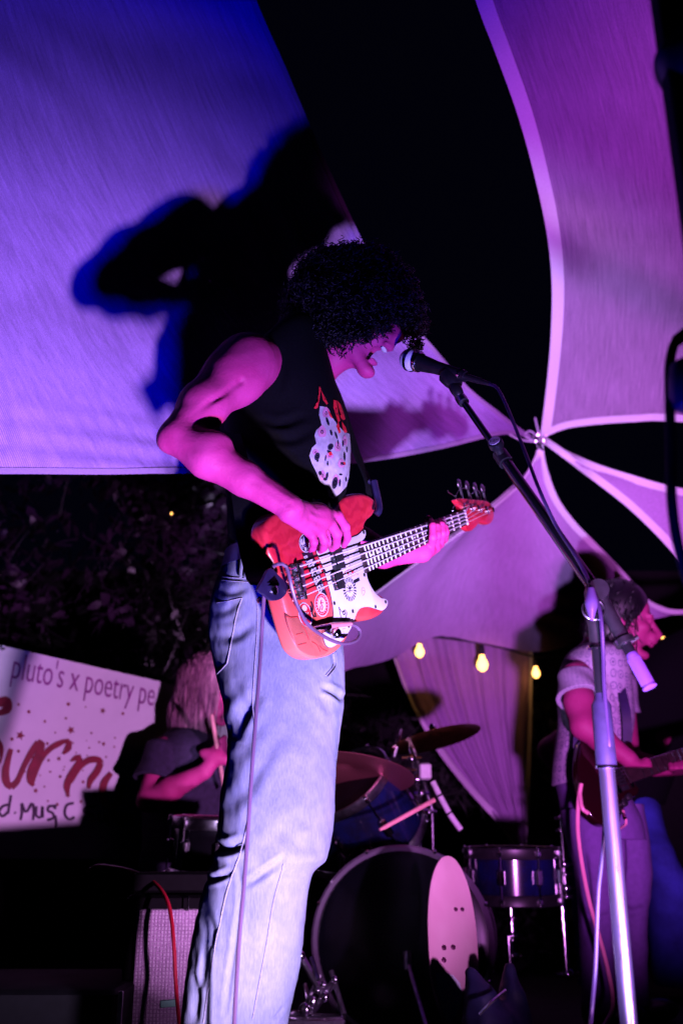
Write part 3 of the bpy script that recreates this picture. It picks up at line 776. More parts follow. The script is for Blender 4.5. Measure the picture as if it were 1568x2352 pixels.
# teeth, eyes
b = MB()
b.ball(HP(.1005, 0, -.0675), np.array([.0060, .0165, .0042])*SC, 12, HR)
b.build('teeth', MAT['teeth'], bass_player)
eyem = plain('eye', (.7, .65, .7), .2, 0, .1, 50, 0)
for s_ in (-1, 1): b = MB(); b.ball(HP(.0845, s_*.031, .004), np.array([.0118]*3)*SC, 12); b.build('eye', eyem, bass_player)

# ---- black sleeveless tee
rows = [(748, 672, 722, 2.08, .05), (766, 655, 735, 2.07, .085), (786, 636, 744, 2.06, .135), (815, 612, 752, 2.06, .165), (850, 572, 762, 2.06, .178), (900, 540, 778, 2.06, .180),
        (960, 522, 797, 2.06, .170), (1010, 515, 804, 2.06, .155), (1080, 515, 801, 2.06, .15), (1140, 519, 789, 2.07, .145), (1200, 522, 775, 2.09, .135), (1250, 524, 758, 2.12, .12), (1268, 524, 745, 2.13, .12)]
G = loft(rows, 120, 170, 2.1)
N_ = normals(G)
G = G+N_*(.004*fnoise(G.reshape(-1, 3), 14, 2).reshape(G.shape[:2]))[..., None]
G = crease(G, N_, [([(600, 960), (640, 975), (700, 955)], 9, .006), ([(610, 1000), (670, 1010), (720, 985)], 10, .006), ([(560, 1060), (640, 1100), (720, 1120)], 12, .006),
                   ([(640, 900), (652, 850), (650, 800)], 8, .004), ([(560, 1180), (620, 1190), (690, 1230)], 11, .006)])
GS = G.copy(); G = cap_grid(G); b = MB(); b.grid(G, False, True); tee = b.build('shirt', MAT['tee'], bass_player, True, 180)
# armhole binding following the shoulder
b = MB(); arm = []
for t in np.linspace(-1.9, 1.65, 40):
    x = 566+66*math.cos(t)*1.0; y = 860+98*math.sin(t)
    arm.append((x, y))
bv_body = BVHTree.FromPolygons([tuple(q) for q in GS.reshape(-1, 3)], [(i*120+j, i*120+(j+1) % 120, (i+1)*120+(j+1) % 120, (i+1)*120+j) for i in range(169) for j in range(120)])
def hit(bv, px, py, off=.002):
    d = Vector(ray(px, py)).normalized(); h = bv.ray_cast(Vector(CAMLOC), d)
    if h[0] is None: return None
    n = h[1] if h[1].dot(d) < 0 else -h[1]
    return np.array(h[0]+n*off)

# ---- print on the shirt front: pale mass of spotted shapes and red letters
def conform(b, poly, bv, off, n=10):
    """triangulated patch inside a pixel polygon laid on the surface"""
    p = np.array(poly, float); c = p.mean(0); V = []; m = len(p)
    rows_ = [c+(p-c)*k/n for k in range(1, n+1)]
    cc = hit(bv, *c, off)
    if cc is None: return
    V.append(cc); ok = [True]
    for r in rows_:
        for q in r:
            h = hit(bv, q[0], q[1], off); ok.append(h is not None); V.append(h if h is not None else cc)
    f = []
    for j in range(m): f.append((0, 1+j, 1+(j+1) % m))
    for k in range(n-1):
        for j in range(m):
            a = 1+k*m+j; d = 1+k*m+(j+1) % m; f.append((a, d, d+m, a+m))
    f = [q for q in f if all(ok[i] for i in q)]
    b.add(V, f)
pale = plain('print_pale', (.42, .36, .45), .7, 0, .3, 55, 0); pinkp = plain('print_pink', (.52, .20, .36), .7, 0, .3, 60, 0)
redp = plain('print_red', (.75, .012, .03), .7, 0, .2, 60, 0); blk = plain('print_black', (.012, .008, .03), .7, 0, .2, 60, 0)
def Z1(x, y): return (313.6+.4*x, 533+.4*y)     # first enlargement coordinates
def zz(l): return [Z1(*q) for q in l]
b = MB()
conform(b, zz([(1050,1000),(1080,1005),(1110,1050),(1150,1110),(1190,1150),(1218,1160),(1224,1230),(1222,1320),(1215,1400),(1200,1460),(1165,1500),(1125,1530),(1100,1520),(1085,1470),(1050,1430),(1030,1380),(1005,1330),(990,1285),(1005,1240),(1030,1215),(1020,1170),(1030,1140),(1060,1110),(1045,1050)]), bv_body, .0018, 12)
b.build('shirt_print', pale, bass_player, True, 180)
for (x, y, rx, ry) in [(1062,1150,24,34),(1085,1040,22,30),(1190,1200,14,30),(1105,1285,22,18),(1150,1235,18,30),(1025,1265,18,16),(1170,1330,20,26),(1140,1420,20,26),(1065,1400,16,30)]:
    b = MB(); conform(b, [Z1(x+rx*math.cos(a), y+ry*math.sin(a)*(1+.2*math.sin(3*a))) for a in np.linspace(0, 2*PI, 12, endpoint=False)], bv_body, .0023, 3)
    b.build('shirt_print', pinkp, bass_player, True, 180)
b = MB()
for (x, y, rx, ry, r) in [(1033,1290,15,24,.3),(1108,1235,15,20,.6),(1112,1155,7,17,-.2),(1140,1170,6,22,-.3),(1092,1090,8,26,-.3),(1150,1210,4,16,0),(1187,1290,6,26,0),(1180,1330,14,8,.2),(1178,1215,5,20,0),
        (1132,1440,16,36,.2),(1160,1440,6,22,.1),(1088,1400,7,22,.2),(1050,1385,10,12,0),(1078,1418,12,9,0),(1092,1330,5,14,0),(1080,1300,4,18,.1),(1035,1312,7,10,0),(1200,1250,4,18,0),(1165,1392,10,5,0),(1196,1420,5,14,0),(1118,1510,8,8,0),(1100,1262,14,6,.4)]:
    conform(b, [Z1(x+rx*math.cos(a)*math.cos(r)-ry*math.sin(a)*math.sin(r), y+rx*math.cos(a)*math.sin(r)+ry*math.sin(a)*math.cos(r)) for a in np.linspace(0, 2*PI, 10, endpoint=False)], bv_body, .0029, 2)
b.build('shirt_print', blk, bass_player, True, 180)
b = MB()
for poly in ([(1043,888),(1052,900),(1045,960),(1036,1010),(1024,1018),(1014,1012),(1030,1000),(1040,950)], [(1050,905),(1072,945),(1092,985),(1086,992),(1066,968),(1058,930)],
             [(1124,965),(1140,970),(1150,1040),(1160,1085),(1150,1095),(1136,1050),(1124,1010)], [(1142,968),(1162,990),(1180,1040),(1190,1075),(1178,1082),(1166,1050),(1150,1000)],
             [(1160,1055),(1176,1050),(1172,1080)], [(1085,1010),(1110,1050),(1120,1075),(1104,1062)], [(1170,1090),(1190,1120),(1200,1150),(1185,1156),(1174,1120)], [(1150,1090),(1165,1150),(1155,1160),(1140,1120)],
             [(1096,1268),(1112,1262),(1118,1280),(1100,1286)], [(1176,1325),(1190,1322),(1188,1338)]):
    conform(b, zz(poly), bv_body, .0034, 3)
b.build('shirt_print', redp, bass_player, True, 180)

# ---- jeans
JR = [(1262, 524, 745, 2.13, .115), (1290, 521, 742, 2.14, .125), (1330, 502, 752, 2.15, .135), (1400, 484, 768, 2.155, .145), (1470, 482, 786, 2.155, .145), (1560, 500, 791, 2.13, .135), (1640, 518, 787, 2.10, .12),
      (1700, 524, 780, 2.08, .112), (1760, 522, 774, 2.06, .110), (1850, 508, 767, 2.04, .108), (1920, 500, 761, 2.03, .106), (1972, 492, 750, 2.02, .102), (2010, 478, 718, 2.02, .098), (2100, 456, 703, 2.02, .096),
      (2200, 437, 692, 2.02, .094), (2300, 424, 671, 2.02, .092), (2400, 414, 650, 2.02, .09), (2560, 400, 630, 2.02, .088), (2700, 392, 618, 2.02, .088), (2760, 390, 616, 2.02, .09)]
G = loft(JR, 200, 620, 2.25); N_ = normals(G)
V_ = G.reshape(-1, 3)
nz_ = (.0035*fnoise(V_*[1, 1, .6], 16, 3)+.0018*fnoise(V_*[1, 1, .8], 42, 5)).reshape(G.shape[:2])
side = 1/(1+np.exp((G[..., 0]-(G[..., 0].mean(1, keepdims=True)-.045))*60))    # the back of the legs bunches more
nz_ += side*(.0012*np.abs(fnoise(V_*[.5, .5, 1.3], 20, 8)).reshape(G.shape[:2]))
G = G+N_*nz_[..., None]
CR = [([(486, 1938), (520, 1950), (560, 1936)], 9, .016), ([(470, 2022), (500, 2016), (530, 2004)], 6, .009), ([(548, 1990), (553, 2065), (541, 2155), (516, 2330)], 5, .007),
      ([(562, 2036), (600, 2010), (655, 1972)], 7, .008), ([(478, 2170), (470, 2220), (463, 2270)], 6, .008), ([(740, 1578), (765, 1590), (790, 1608)], 6, .009), ([(730, 1592), (742, 1610), (760, 1640)], 9, .003),
      ([(588, 1590), (570, 1625), (540, 1665), (528, 1700)], 13, .011), ([(640, 1690), (580, 1790), (520, 1870)], 14, .006),
      ([(545, 1380), (520, 1400), (490, 1405)], 9, .006), ([(580, 1430), (540, 1460), (500, 1462)], 10, .007), ([(565, 1350), (530, 1362), (505, 1350)], 7, .006), ([(640, 1900), (690, 1940), (745, 1950)], 14, .004),
      ([(600, 1960), (660, 1900), (720, 1870)], 14, .003), ([(460, 2090), (485, 2130), (480, 2180)], 8, .007), ([(445, 2240), (452, 2290), (446, 2352)], 8, .008), ([(630, 2340), (640, 2330), (652, 2312)], 4, .005),
      ([(700, 2020), (670, 2080), (640, 2200)], 12, .003), ([(764, 1500), (765, 1530), (748, 1552)], 3, .005), ([(540, 1560), (560, 1640), (545, 1700)], 10, .006)]
G = crease(G, N_, [(a, w*1.15, d*.65) for a, w, d in CR]); GJ = G.copy()
b = MB(); b.grid(cap_grid(G), False, True)
def shiftG(JR, dx, dy, s_=1.0): return [(r[0], r[1]+dx+(r[2]-r[1])*(1-s_)/2, r[2]+dx-(r[2]-r[1])*(1-s_)/2, r[3]+dy, min(r[4], .1)) for r in JR]
G2 = loft([(1500, 540, 770, 2.2, .10)]+shiftG([r for r in JR if r[0] >= 1640], -8, .20, .86), 60, 160, 2.2); b.grid(cap_grid(G2+normals(G2)*(.004*fnoise(G2.reshape(-1, 3), 18, 9).reshape(G2.shape[:2]))[..., None]), False, True)
b.build('jeans', MAT['denim'], bass_player, True, 180)
bv_j = BVHTree.FromPolygons([tuple(q) for q in GJ.reshape(-1, 3)], [(i*200+j, i*200+(j+1) % 200, (i+1)*200+(j+1) % 200, (i+1)*200+j) for i in range(619) for j in range(200)])
def on_j(pts, n, off=.0015):
    out = []
    for q in resample(np.array(pts, float), n):
        h = hit(bv_j, q[0], q[1], off)
        if h is not None: out.append(h)
    return out
b = MB()
for pts, r in (([(557, 1373), (545, 1410), (537, 1450), (523, 1524)], .0020), ([(590, 1359), (591, 1443), (584, 1560), (581, 1611), (585, 1692), (575, 1850), (558, 1941), (538, 2000), (520, 2056), (487, 2216), (468, 2351)], .0016),
               ([(651, 1985), (628, 2072), (612, 2168), (580, 2340)], .0013), ([(764, 1502), (765, 1530), (747, 1552)], .0018), ([(500, 1385), (525, 1380), (555, 1374)], .0018), ([(523, 1524), (512, 1536), (500, 1548)], .0016),
               ([(512, 1325), (545, 1328), (585, 1330)], .0016), ([(512, 1333), (545, 1336), (585, 1338)], .0014), ([(770, 1498), (770, 1532), (752, 1556)], .0010)):
    q = on_j(pts, 60)
    if len(q) > 3: b.tube(q, r*.75, 5)
b.build('seam', MAT['stitch'], bass_player)
b = MB()
for x in (556, 566):      # belt loop
    q = on_j([(x+6, 1278), (x+2, 1300), (x, 1330)], 8, .007)
    if len(q) > 2: b.tube(q, .0035, 6)
b.build('belt_loop', MAT['denim'], bass_player)
Gb = loft([(1276, 517, 748, 2.14, .122), (1284, 516, 750, 2.14, .126), (1312, 508, 756, 2.145, .134), (1320, 506, 756, 2.145, .135)], 90, 10, 2.25)
b = MB(); b.grid(cap_grid(Gb), False, True); b.build('belt', plain('dark_blue_belt', (.02, .02, .09), .5, 0, .3, 50), bass_player, True, 60)
b = MB()
for (x, y) in ((597, 1381),): 
    h = hit(bv_j, x, y, .003)
    if h is not None: b.ball(h, (.006, .004, .006), 10)
b.build('rivet', plain('copper_rivet', (.7, .2, .2), .3, .9, .1, 50), bass_player)
# shoes below the frame
b = MB()
for (x, y) in ((P(500, 2700, 1.98)[0], 1.98), (P(485, 2700, 2.18)[0]-.0, 2.18)):
    for k, (dx, r, h) in enumerate(((-.03, .042, .05), (.06, .045, .05), (.15, .044, .035), (.2, .036, .028))): b.ball((x+dx, y, h), (.06, r, h), 12)
b.build('shoe', MAT['black'], bass_player)

# ---- curly hair
v = Vol(HC-.26, HC+.26, .007)
def HPp(px, py, dy): 
    return P(px, py, HC[1]+dy)
rnd = np.random.RandomState(5)
cores = []
for (px, py, dy, r) in [(q[0]*.97+24, q[1]*.97+28, q[2], q[3]*.94) for q in ((770, 650, 0, .098), (830, 630, 0, .085), (880, 660, .0, .078), (735, 705, 0, .088), (760, 735, .05, .075), (800, 690, -.05, .075), (850, 695, -.045, .066), (903, 695, .0, .056), (922, 702, .03, .048), (735, 690, -.05, .065),
                        (770, 745, -.055, .042), (720, 745, -.02, .055), (940, 718, .0, .034))]:
    c = HPp(px, py, dy); cores.append((c, r)); v.ell(c, (r, r*.95, r), None, .03)
hv, hfc = v.mesh(1)
hv = hv+.006*np.stack([fnoise(hv, 60, 1), fnoise(hv, 60, 2), fnoise(hv, 60, 3)], 1)
b = MB(); b.v = [hv]; b.n = len(hv); b.f = [tuple(q) for q in hfc.tolist()]; b.build('hair_underlayer', plain('hair_shadow', (.0015, .001, .002), .95, 0, .2, 60, 0, .0), bass_player, True, 180)
b = MB()
def coil(b, p, d, L, R, turns, r, sag, sides=4):
    d = d/np.linalg.norm(d); a = np.cross(d, [.3, .2, .9]); a /= np.linalg.norm(a)+1e-9; c = np.cross(d, a); n = int(turns*8)+2; ph = rnd.uniform(0, 6.28); pts = []
    for i in range(n):
        t = i/(n-1); an = ph+t*turns*2*PI; rr = R*(.6+.5*math.sin(t*PI))
        pts.append(p+d*L*t+np.array([0, 0, -sag*t*t])+(a*math.cos(an)+c*math.sin(an))*rr)
    b.tube(pts, np.linspace(r, r*.55, n), sides, cap=False)
cs = np.array([c for c, r in cores]); 
idx = rnd.randint(0, len(hv), 3000)
for i in idx:
    p = hv[i]; j = np.argmin(np.linalg.norm(cs-p, axis=1)); d = p-cs[j]; d /= np.linalg.norm(d); d = d+rnd.normal(size=3)*.55
    px, py = proj(p)
    coil(b, p-d*.012, d, rnd.uniform(.018, .040), rnd.uniform(.004, .0085), rnd.uniform(1.3, 2.8), rnd.uniform(.0012, .002), rnd.uniform(0, .02))
# ringlets hanging over ear, cheek and forehead
for (x0, y0, x1, y1, n, dy) in ((715, 745, 760, 770, 60, -.085), (755, 755, 850, 770, 110, -.088), (835, 730, 890, 750, 60, -.08), (890, 722, 965, 745, 70, -.03), (915, 735, 975, 765, 60, .06), (700, 730, 740, 765, 50, -.07), (940, 745, 968, 800, 46, .0)):
    for _ in range(n):
        p = HPp(rnd.uniform(x0, x1), rnd.uniform(y0-12, y1-2), dy+rnd.uniform(-.012, .03))
        coil(b, p, np.array([rnd.uniform(-.3, .4), rnd.uniform(-.3, .2), -1]), rnd.uniform(.014, .036), rnd.uniform(.004, .0075), rnd.uniform(1.4, 2.8), .0014, .002)
tag(b.build('hair', MAT['haircurl'], bass_player, True, 180), 'mop of tight black curls')
# ================================================================ bass guitar
bg = thing('bass_guitar', 'worn red wooden bass with white stickered pickguard, played by the bassist', 'bass guitar', LW(-.1, .14, -.04))
wd_, nt_, bb_ = newmat('stained_ash'); g_ = tex(nt_, 'Wave', 26, stretch=(1, 1, 1), Distortion=7.0, Detail=3.0, Detail_Scale=1.4, rot=(.4, .2, .9)); g2 = tex(nt_, 'Noise', 8, Detail=5.0)
c1 = ramp(nt_, g_.outputs['Color'], [(.2, (.46, .012, .03)), (.8, (.60, .022, .045))]); c2 = ramp(nt_, g2.outputs[0], [(.42, (.40, .006, .03)), (.62, (.60, .03, .045))])
c0 = mix(nt_, .4, c1, c2); tc_ = nt_.nodes.new('ShaderNodeTexCoord'); sx_ = nt_.nodes.new('ShaderNodeSeparateXYZ'); nt_.links.new(tc_.outputs['Object'], sx_.inputs[0])
ms_ = nt_.nodes.new('ShaderNodeMath'); ms_.operation = 'MULTIPLY_ADD'; ms_.inputs[1].default_value = .06; nt_.links.new(g2.outputs[0], ms_.inputs[0]); nt_.links.new(sx_.outputs[2], ms_.inputs[2])
wf = ramp(nt_, ms_.outputs[0], [(.06, (1, 1, 1)), (.22, (0, 0, 0))])
nt_.links.new(mix(nt_, wf, c0, (.66, .15, .10)), bb_.inputs['Base Color']); bb_.inputs['Roughness'].default_value = .33; bb_.inputs['Coat Weight'].default_value = .3
bump(nt_, bb_, g_.outputs['Color'], .08, .001); WOOD = wd_
sil = [(752,172,0),(738,212,0),(706,242,0),(688,275,0),(684,320,0),(672,360,0),(672,420,0),(684,500,0),(694,560,0),(708,612,0),(736,655,0),(786,672,0),(811,702,0),(810,745,0),(788,780,0),(742,806,0),(690,818,0),(650,822,0),(626,838,0),(608,880,0),(584,930,0),(545,982,0),(498,1016,0),(440,1032,4),
       (392,1036,10),(335,1022,18),(282,980,26),(250,920,32),(224,850,36),(203,780,38),(182,700,38),(160,600,38),(132,500,38),(100,430,38),(82,350,38),(80,285,38),(102,232,36),(150,196,30),(215,200,18),(290,226,8),(370,238,4),(440,222,0),(500,190,0),(535,140,0),(575,104,0),(625,88,0),(680,86,0),(725,104,0),(748,135,0)]
ol = smooth_closed([BL(x+sh, y) for x, y, sh in sil], 220)
b = MB(); b.slab(ol, B0, bxn, bxw, bxm, -.042, 0, .011, 5); b.build('guitar_body', WOOD, bg, True, 50)
def face(name, pts, mat, z0, z1, bev=.0006, n=90, smoothed=True, parent=bg):
    o = smooth_closed([BL(*q) for q in pts], n) if smoothed else np.array([BL(*q) for q in pts])
    b = MB(); b.slab(o, B0, bxn, bxw, bxm, z0, z1, bev, 2); return b.build(name, mat, parent, True, 40)
PGW = plain('pickguard_white', (.50, .46, .52), .3, 0, .06, 20, 0, coat=.2)
pg = [(402,418),(440,402),(500,392),(556,362),(600,345),(640,328),(668,302),(680,305),(682,330),(668,356),(640,372),(634,384),(646,430),(662,480),(684,535),(696,590),(728,650),(768,690),(798,698),(809,716),(800,744),(776,762),(738,752),(700,742),(656,748),(632,775),(612,830),(588,880),(556,925),(520,955),(482,975),(456,960),(440,905),(442,870),(482,840),(498,800),(498,750),(484,670),(466,600),(446,530),(420,465)]
face('pickguard_edge', [(x, y+1.5) for x, y in pg], MAT['black'], .0002, .0016, .0003, 140)
PG = face('pickguard', pg, PGW, .0017, .0034, .0005, 140)
b = MB()
for x, y in [(676,312),(452,538),(508,720),(744,740),(614,766),(802,712),(590,850),(680,558)]: b.lathe(BP(x, y, .0033), bxm, [(.0042, 0), (.0042, .001), (.0015, .0014)], 10)
b.build('pickguard_screw', MAT['blackplastic'], bg)
# pickups in two halves with pole pieces
for pts, poles in (([(468,408),(524,402),(550,520),(492,534)], [(490,425),(498,455),(520,470),(528,500)]), ([(474,556),(530,540),(548,634),(502,650)], [(496,570),(505,600),(520,625),(535,600)])):
    o = face('pickup', pts, MAT['blackplastic'], .003, .012, .0015, 20, False)
b = MB()
for x, y in [(500,420),(506,444),(512,468),(520,494),(506,562),(512,584),(520,606),(527,628)]: b.cyl(BP(x, y, .012)*1, LW(*BL(x, y, .012), .0135), .0032, sides=8)
b.build('pole_piece', MAT['chrome'], bg)
# neck, fingerboard, frets, inlays, nut, strings
NK = plain('neck_maple', (.75, .10, .12), .35, 0, .15, 25, .05); FBM = plain('fingerboard_rosewood', (.022, .010, .012), .45, 0, .4, 60, .2)
def nw(s): return np.interp(s, [.24, .864], [.0315, .0200])
b = MB(); G = []
for s in np.linspace(.262, .868, 30):
    w_ = nw(s); G.append([LW(s, w_*math.cos(a)*(1 if abs(math.cos(a)) < .99 else 1), -.001-.021*max(0, math.sin(a))**.8) for a in np.linspace(0, PI, 13)]+[LW(s, -w_, .002), LW(s, w_, .002)])
G = np.array(G); b.grid(G, False, True); b.build('neck', NK, bg, True, 50)
b = MB(); q = [(.255, -.032), (.866, -.0203), (.866, .0203), (.255, .032)]; b.slab(q, B0, bxn, bxw, bxm, .0025, .0085, .001, 2); fb = b.build('fingerboard', FBM, bg)
for k in range(1, 21):
    s = .864*(1-2**(-k/12.)); s = .864-s; w_ = nw(s)
    b = MB(); b.tube([LW(s, -w_*.98, .0088), LW(s, 0, .0094), LW(s, w_*.98, .0088)], .0016, 6); b.build('fret', MAT['string'], bg)
INL = plain('inlay_pearl', (.75, .7, .75), .3, 0, .1, 90, 0)
for k, ts in ((3, (0,)), (5, (0,)), (7, (0,)), (9, (0,)), (12, (-.012, .012)), (15, (0,)), (17, (0,)), (19, (0,))):
    s = .864*2**(-k/12.); s2 = .864*2**(-(k-1)/12.); sm = (s+s2)/2
    for t in ts: b = MB(); b.cyl(LW(sm, t, .0084), LW(sm, t, .0092), .0036, sides=14); b.build('fret_marker', INL, bg)
b = MB(); b.bbox(LW(.866, 0, .0065), (.0045, .0415, .011), np.stack([bxn, bxw, bxm], 1), .001); b.build('nut', INL, bg)
# headstock
hs = [(1252,262),(1264,292),(1290,304),(1318,282),(1342,256),(1366,262),(1392,266),(1412,250),(1422,222),(1420,185),(1404,150),(1372,131),(1310,125),(1250,119),(1218,118),(1206,126),(1218,146),(1232,168),(1238,196)]
o_ = smooth_closed([BL(*q) for q in hs], 110); b = MB(); b.slab(o_, B0, bxn, bxw, bxm, -.014, .001, .002, 2); b.build('headstock', WOOD, bg, True, 50)
tun = [(1256, 166), (1300, 174), (1345, 180), (1388, 188)]
for x, y in tun:
    b = MB(); c = BP(x, y, .001); b.lathe(c, bxm, [(.011, 0), (.011, .002), (.0065, .003), (.0065, .016), (.0075, .018), (.002, .018)], 16)
    k = b.build('tuning_post', MAT['chrome'], bg)
    b = MB(); c2 = BP(x, y, -.012); d = -bxw; b.cyl(c2, c2+d*.055, .0032, sides=8)
    b.ball(c2+d*.066, (.011, .005, .014), 12, np.stack([bxn, bxm, bxw], 1)); b.build('tuning_key', MAT['chrome_dull'], bg)
b = MB(); 
for k in range(4):
    st = BL(*[(304,510),(312,566),(322,622),(345,672)][k], .008); t0 = st[1]; sb = st[0]
    tn = -.0135+.009*k; c = BL(*tun[k])
    b2 = MB(); b2.tube([LW(sb, t0, .011), LW(.864, tn, .0125)], .0013+.0002*(3-k), 6)
    b2.tube([LW(.866, tn, .0125), LW(c[0], c[1]+.004, .008), LW(c[0]+.006, c[1]-.004, .010)], .0009, 5); b2.build('string', MAT['string'], bg)
b = MB()
for k, pts in enumerate([[(1256,166),(1215,150),(1190,170),(1188,190)], [(1300,174),(1295,110),(1262,62),(1225,70),(1205,105)], [(1345,180),(1350,110),(1330,70),(1300,90)], [(1256,160),(1190,100),(1165,85),(1160,72)]]):
    b.tube([BP(x, y, .006+.012*j) for j, (x, y) in enumerate(pts)], .0008, 5, 20)
b.build('string_end', MAT['chrome_dull'], bg)
# bridge
face('bridge_plate', [(250,500),(322,488),(350,690),(300,706)], MAT['chrome_dull'], 0, .003, .001, 20, False)
for k, (x, y) in enumerate([(304,510),(312,566),(322,622),(345,672)]):
    s, t = BL(x, y, .008); b = MB(); b.cyl(LW(s-.004, t-.0075, .008), LW(s-.004, t+.0075, .008), .0048, sides=10); b.cyl(LW(s-.045, t, .008), LW(s-.006, t, .008), .0018, sides=8)
    b.cyl(LW(s-.04, t, .004), LW(s-.04, t, .010), .005, sides=10); b.build('bridge_saddle', MAT['chrome'], bg)
# knobs, jack plate
for (x, y, r) in ((500,895,.0105), (382,716,.0)):
    if r: b = MB(); b.lathe(BP(x, y, .003), bxm, [(r*1.1, 0), (r, .003), (r, .013), (r*.8, .0155), (.001, .016)], 20); b.build('knob', MAT['chrome'], bg)
b = MB(); b.tube([BP(444,880,.012), BP(470,872,.012), BP(490,852,.014)], .004, 8); b.build('jack_socket', MAT['chrome'], bg)
# stickers, all flat prints on the face
SW = plain('sticker_white', (.55, .5, .56), .35, 0, .05, 30, 0); SR = plain('sticker_red', (.5, .02, .04), .35, 0, .1, 40, 0); SK = plain('sticker_black', (.010, .008, .016), .35, 0, .2, 40, 0); SP = plain('sticker_grey_print', (.42, .3, .42), .5, 0, .1, 60, 0)
def disc(b, cx, cy, rx, ry, off, rot=0, n=28, inner=0.0, gaps=None):
    V = []; f = []
    A_ = np.linspace(0, 2*PI, n, endpoint=False)
    for a in A_:
        for q in ((1.0, inner) if inner else (1.0, 0.0)):
            x = rx*q*math.cos(a); y = ry*q*math.sin(a); V.append(BP(cx+x*math.cos(rot)-y*math.sin(rot), cy+x*math.sin(rot)+y*math.cos(rot), off))
    for k in range(n):
        if gaps and (k % gaps == 0): continue
        k2 = (k+1) % n; f.append((2*k, 2*k+1, 2*k2+1, 2*k2))
    b.add(V, f)
def pol(b, pts, off): b.add([BP(x, y, off) for x, y in pts], [tuple(range(len(pts)))])
def strokes(b, ls, w, off, n=10):
    for l in ls: stroke2d(b, l, w, off, lambda x, y, o: BP(x, y, o), n)
b = MB(); disc(b, 345, 375, 37, 54, .0010, -.1); b.build('sticker', SW, bg, False)
b = MB(); disc(b, 345, 375, 33, 49, .0013, -.1, inner=.9); strokes(b, [[(322,350),(330,335),(326,372)], [(336,330),(342,372)], [(350,332),(348,370),(362,340)], [(366,345),(362,372)], [(322,385),(334,412)], [(338,380),(336,416)], [(350,382),(352,418)], [(362,380),(358,412)], [(330,385),(345,395),(360,384)]], 5, .0013, 6); b.build('sticker_print', SK, bg, False)
b = MB(); pol(b, [(322,432),(384,427),(468,674),(430,680),(390,600)], .0012); b.build('sticker', SK, bg, False)
b = MB(); strokes(b, [[(334,455),(352,448),(350,470)], [(350,450),(346,478),(334,470)], [(348,462),(335,458)]], 5, .0016, 8)
ed = lambda x, y, off: None
def label(s_, mat, p0, p1, h, off, name='sticker_print'):
    a = BP(*p0, off); c = BP(*p1, off); ex = c-a; w = np.linalg.norm(ex); ex /= w; ey = np.cross(bxm, ex)
    return text_mesh(s_, mat, a, ex, ey, h, bg, name, w, 0, .02)
b.build('sticker_print', SW, bg, False)
label('LOS', SW, (386, 492), (415, 565), .026, .0016); label('ANGELES', SW, (350, 482), (425, 668), .034, .0016)
b = MB(); disc(b, 437, 728, 40, 70, .0014, -.1); b.build('sticker', SW, bg, False)
b = MB(); disc(b, 437, 728, 36, 64, .0017, -.1, inner=.66); strokes(b, [[(436,700),(432,720),(442,740),(436,760)], [(428,720),(446,716)], [(430,735),(426,760)]], 6, .0017, 8); b.build('sticker_print', SR, bg, False)
b = MB()
for k in range(18):
    a = 2*PI*k/18; pol(b, [(437+29*math.cos(a)-2, 728+51*math.sin(a)-4), (437+29*math.cos(a)+2, 728+51*math.sin(a)-3), (437+29*math.cos(a)+2, 728+51*math.sin(a)+4), (437+29*math.cos(a)-2, 728+51*math.sin(a)+3)], .0019)
b.build('sticker_print', SW, bg, False)
b = MB(); disc(b, 343, 786, 38, 72, .0011, -.2); b.build('sticker', SW, bg, False)
b = MB(); disc(b, 343, 786, 34, 66, .0014, -.2); b.build('sticker', SR, bg, False)
b = MB(); disc(b, 338, 748, 14, 18, .0017, -.2); strokes(b, [[(318,782),(322,770),(328,782)], [(332,782),(334,768)], [(340,784),(346,770),(350,784)], [(356,782),(360,772)], [(325,800),(365,812)], [(335,826),(372,836)]], 4, .0017, 6); b.build('sticker_print', SW, bg, False)
b = MB(); strokes(b, [[(376,712),(386,740),(382,780),(396,800)], [(372,735),(378,770)], [(398,775),(404,800)]], 9, .0014, 8); b.build('sticker_print', SK, bg, False)
b = MB(); disc(b, 597, 640, 38, 70, .0040, -.12, 44, .62, 2); strokes(b, [[(597,660),(597,625)], [(598,640),(580,628)], [(598,640),(614,626)], [(598,650),(580,652)], [(598,648),(616,650)], [(598,640),(588,615)], [(598,640),(606,614)]], 3.4, .004, 5); b.build('sticker_print', SK, bg, False)
b = MB(); pol(b, [(618,590),(650,572),(656,590),(624,608)], .0040); strokes(b, [[(536,742),(540,768),(548,800),(566,815),(578,795),(578,762),(562,760),(556,775),(545,760),(536,742)], [(560,815),(566,830),(576,838)], [(568,812),(572,828)]], 4, .004, 14); disc(b, 565, 776, 8, 12, .004, inner=.5); b.build('sticker_print', SK, bg, False)
label('ABONE', SP, (592, 578), (648, 556), .018, .0040)
b = MB(); strokes(b, [[(556,500),(548,440),(556,400),(572,392),(580,410),(590,440),(600,500),(585,520),(566,515),(556,500)], [(558,440),(572,436),(586,440)], [(560,462),(592,458)]], 3.2, .004, 20); disc(b, 564, 452, 8, 12, .004, inner=.6); disc(b, 584, 450, 8, 12, .004, inner=.6)
strokes(b, [[(672,630),(666,650),(674,676),(684,660),(682,636),(672,630)], [(670,648),(684,650)], [(556,870),(575,864)], [(560,882),(568,890)]], 3, .004, 12); b.build('sticker_print', SP, bg, False)
b = MB(); disc(b, 588, 547, 6, 8, .0042); disc(b, 613, 540, 6, 8, .0042); strokes(b, [[(566,560),(572,540),(600,528),(622,538),(628,548)]], 2.2, .0042, 10); b.build('sticker_print', SR, bg, False)
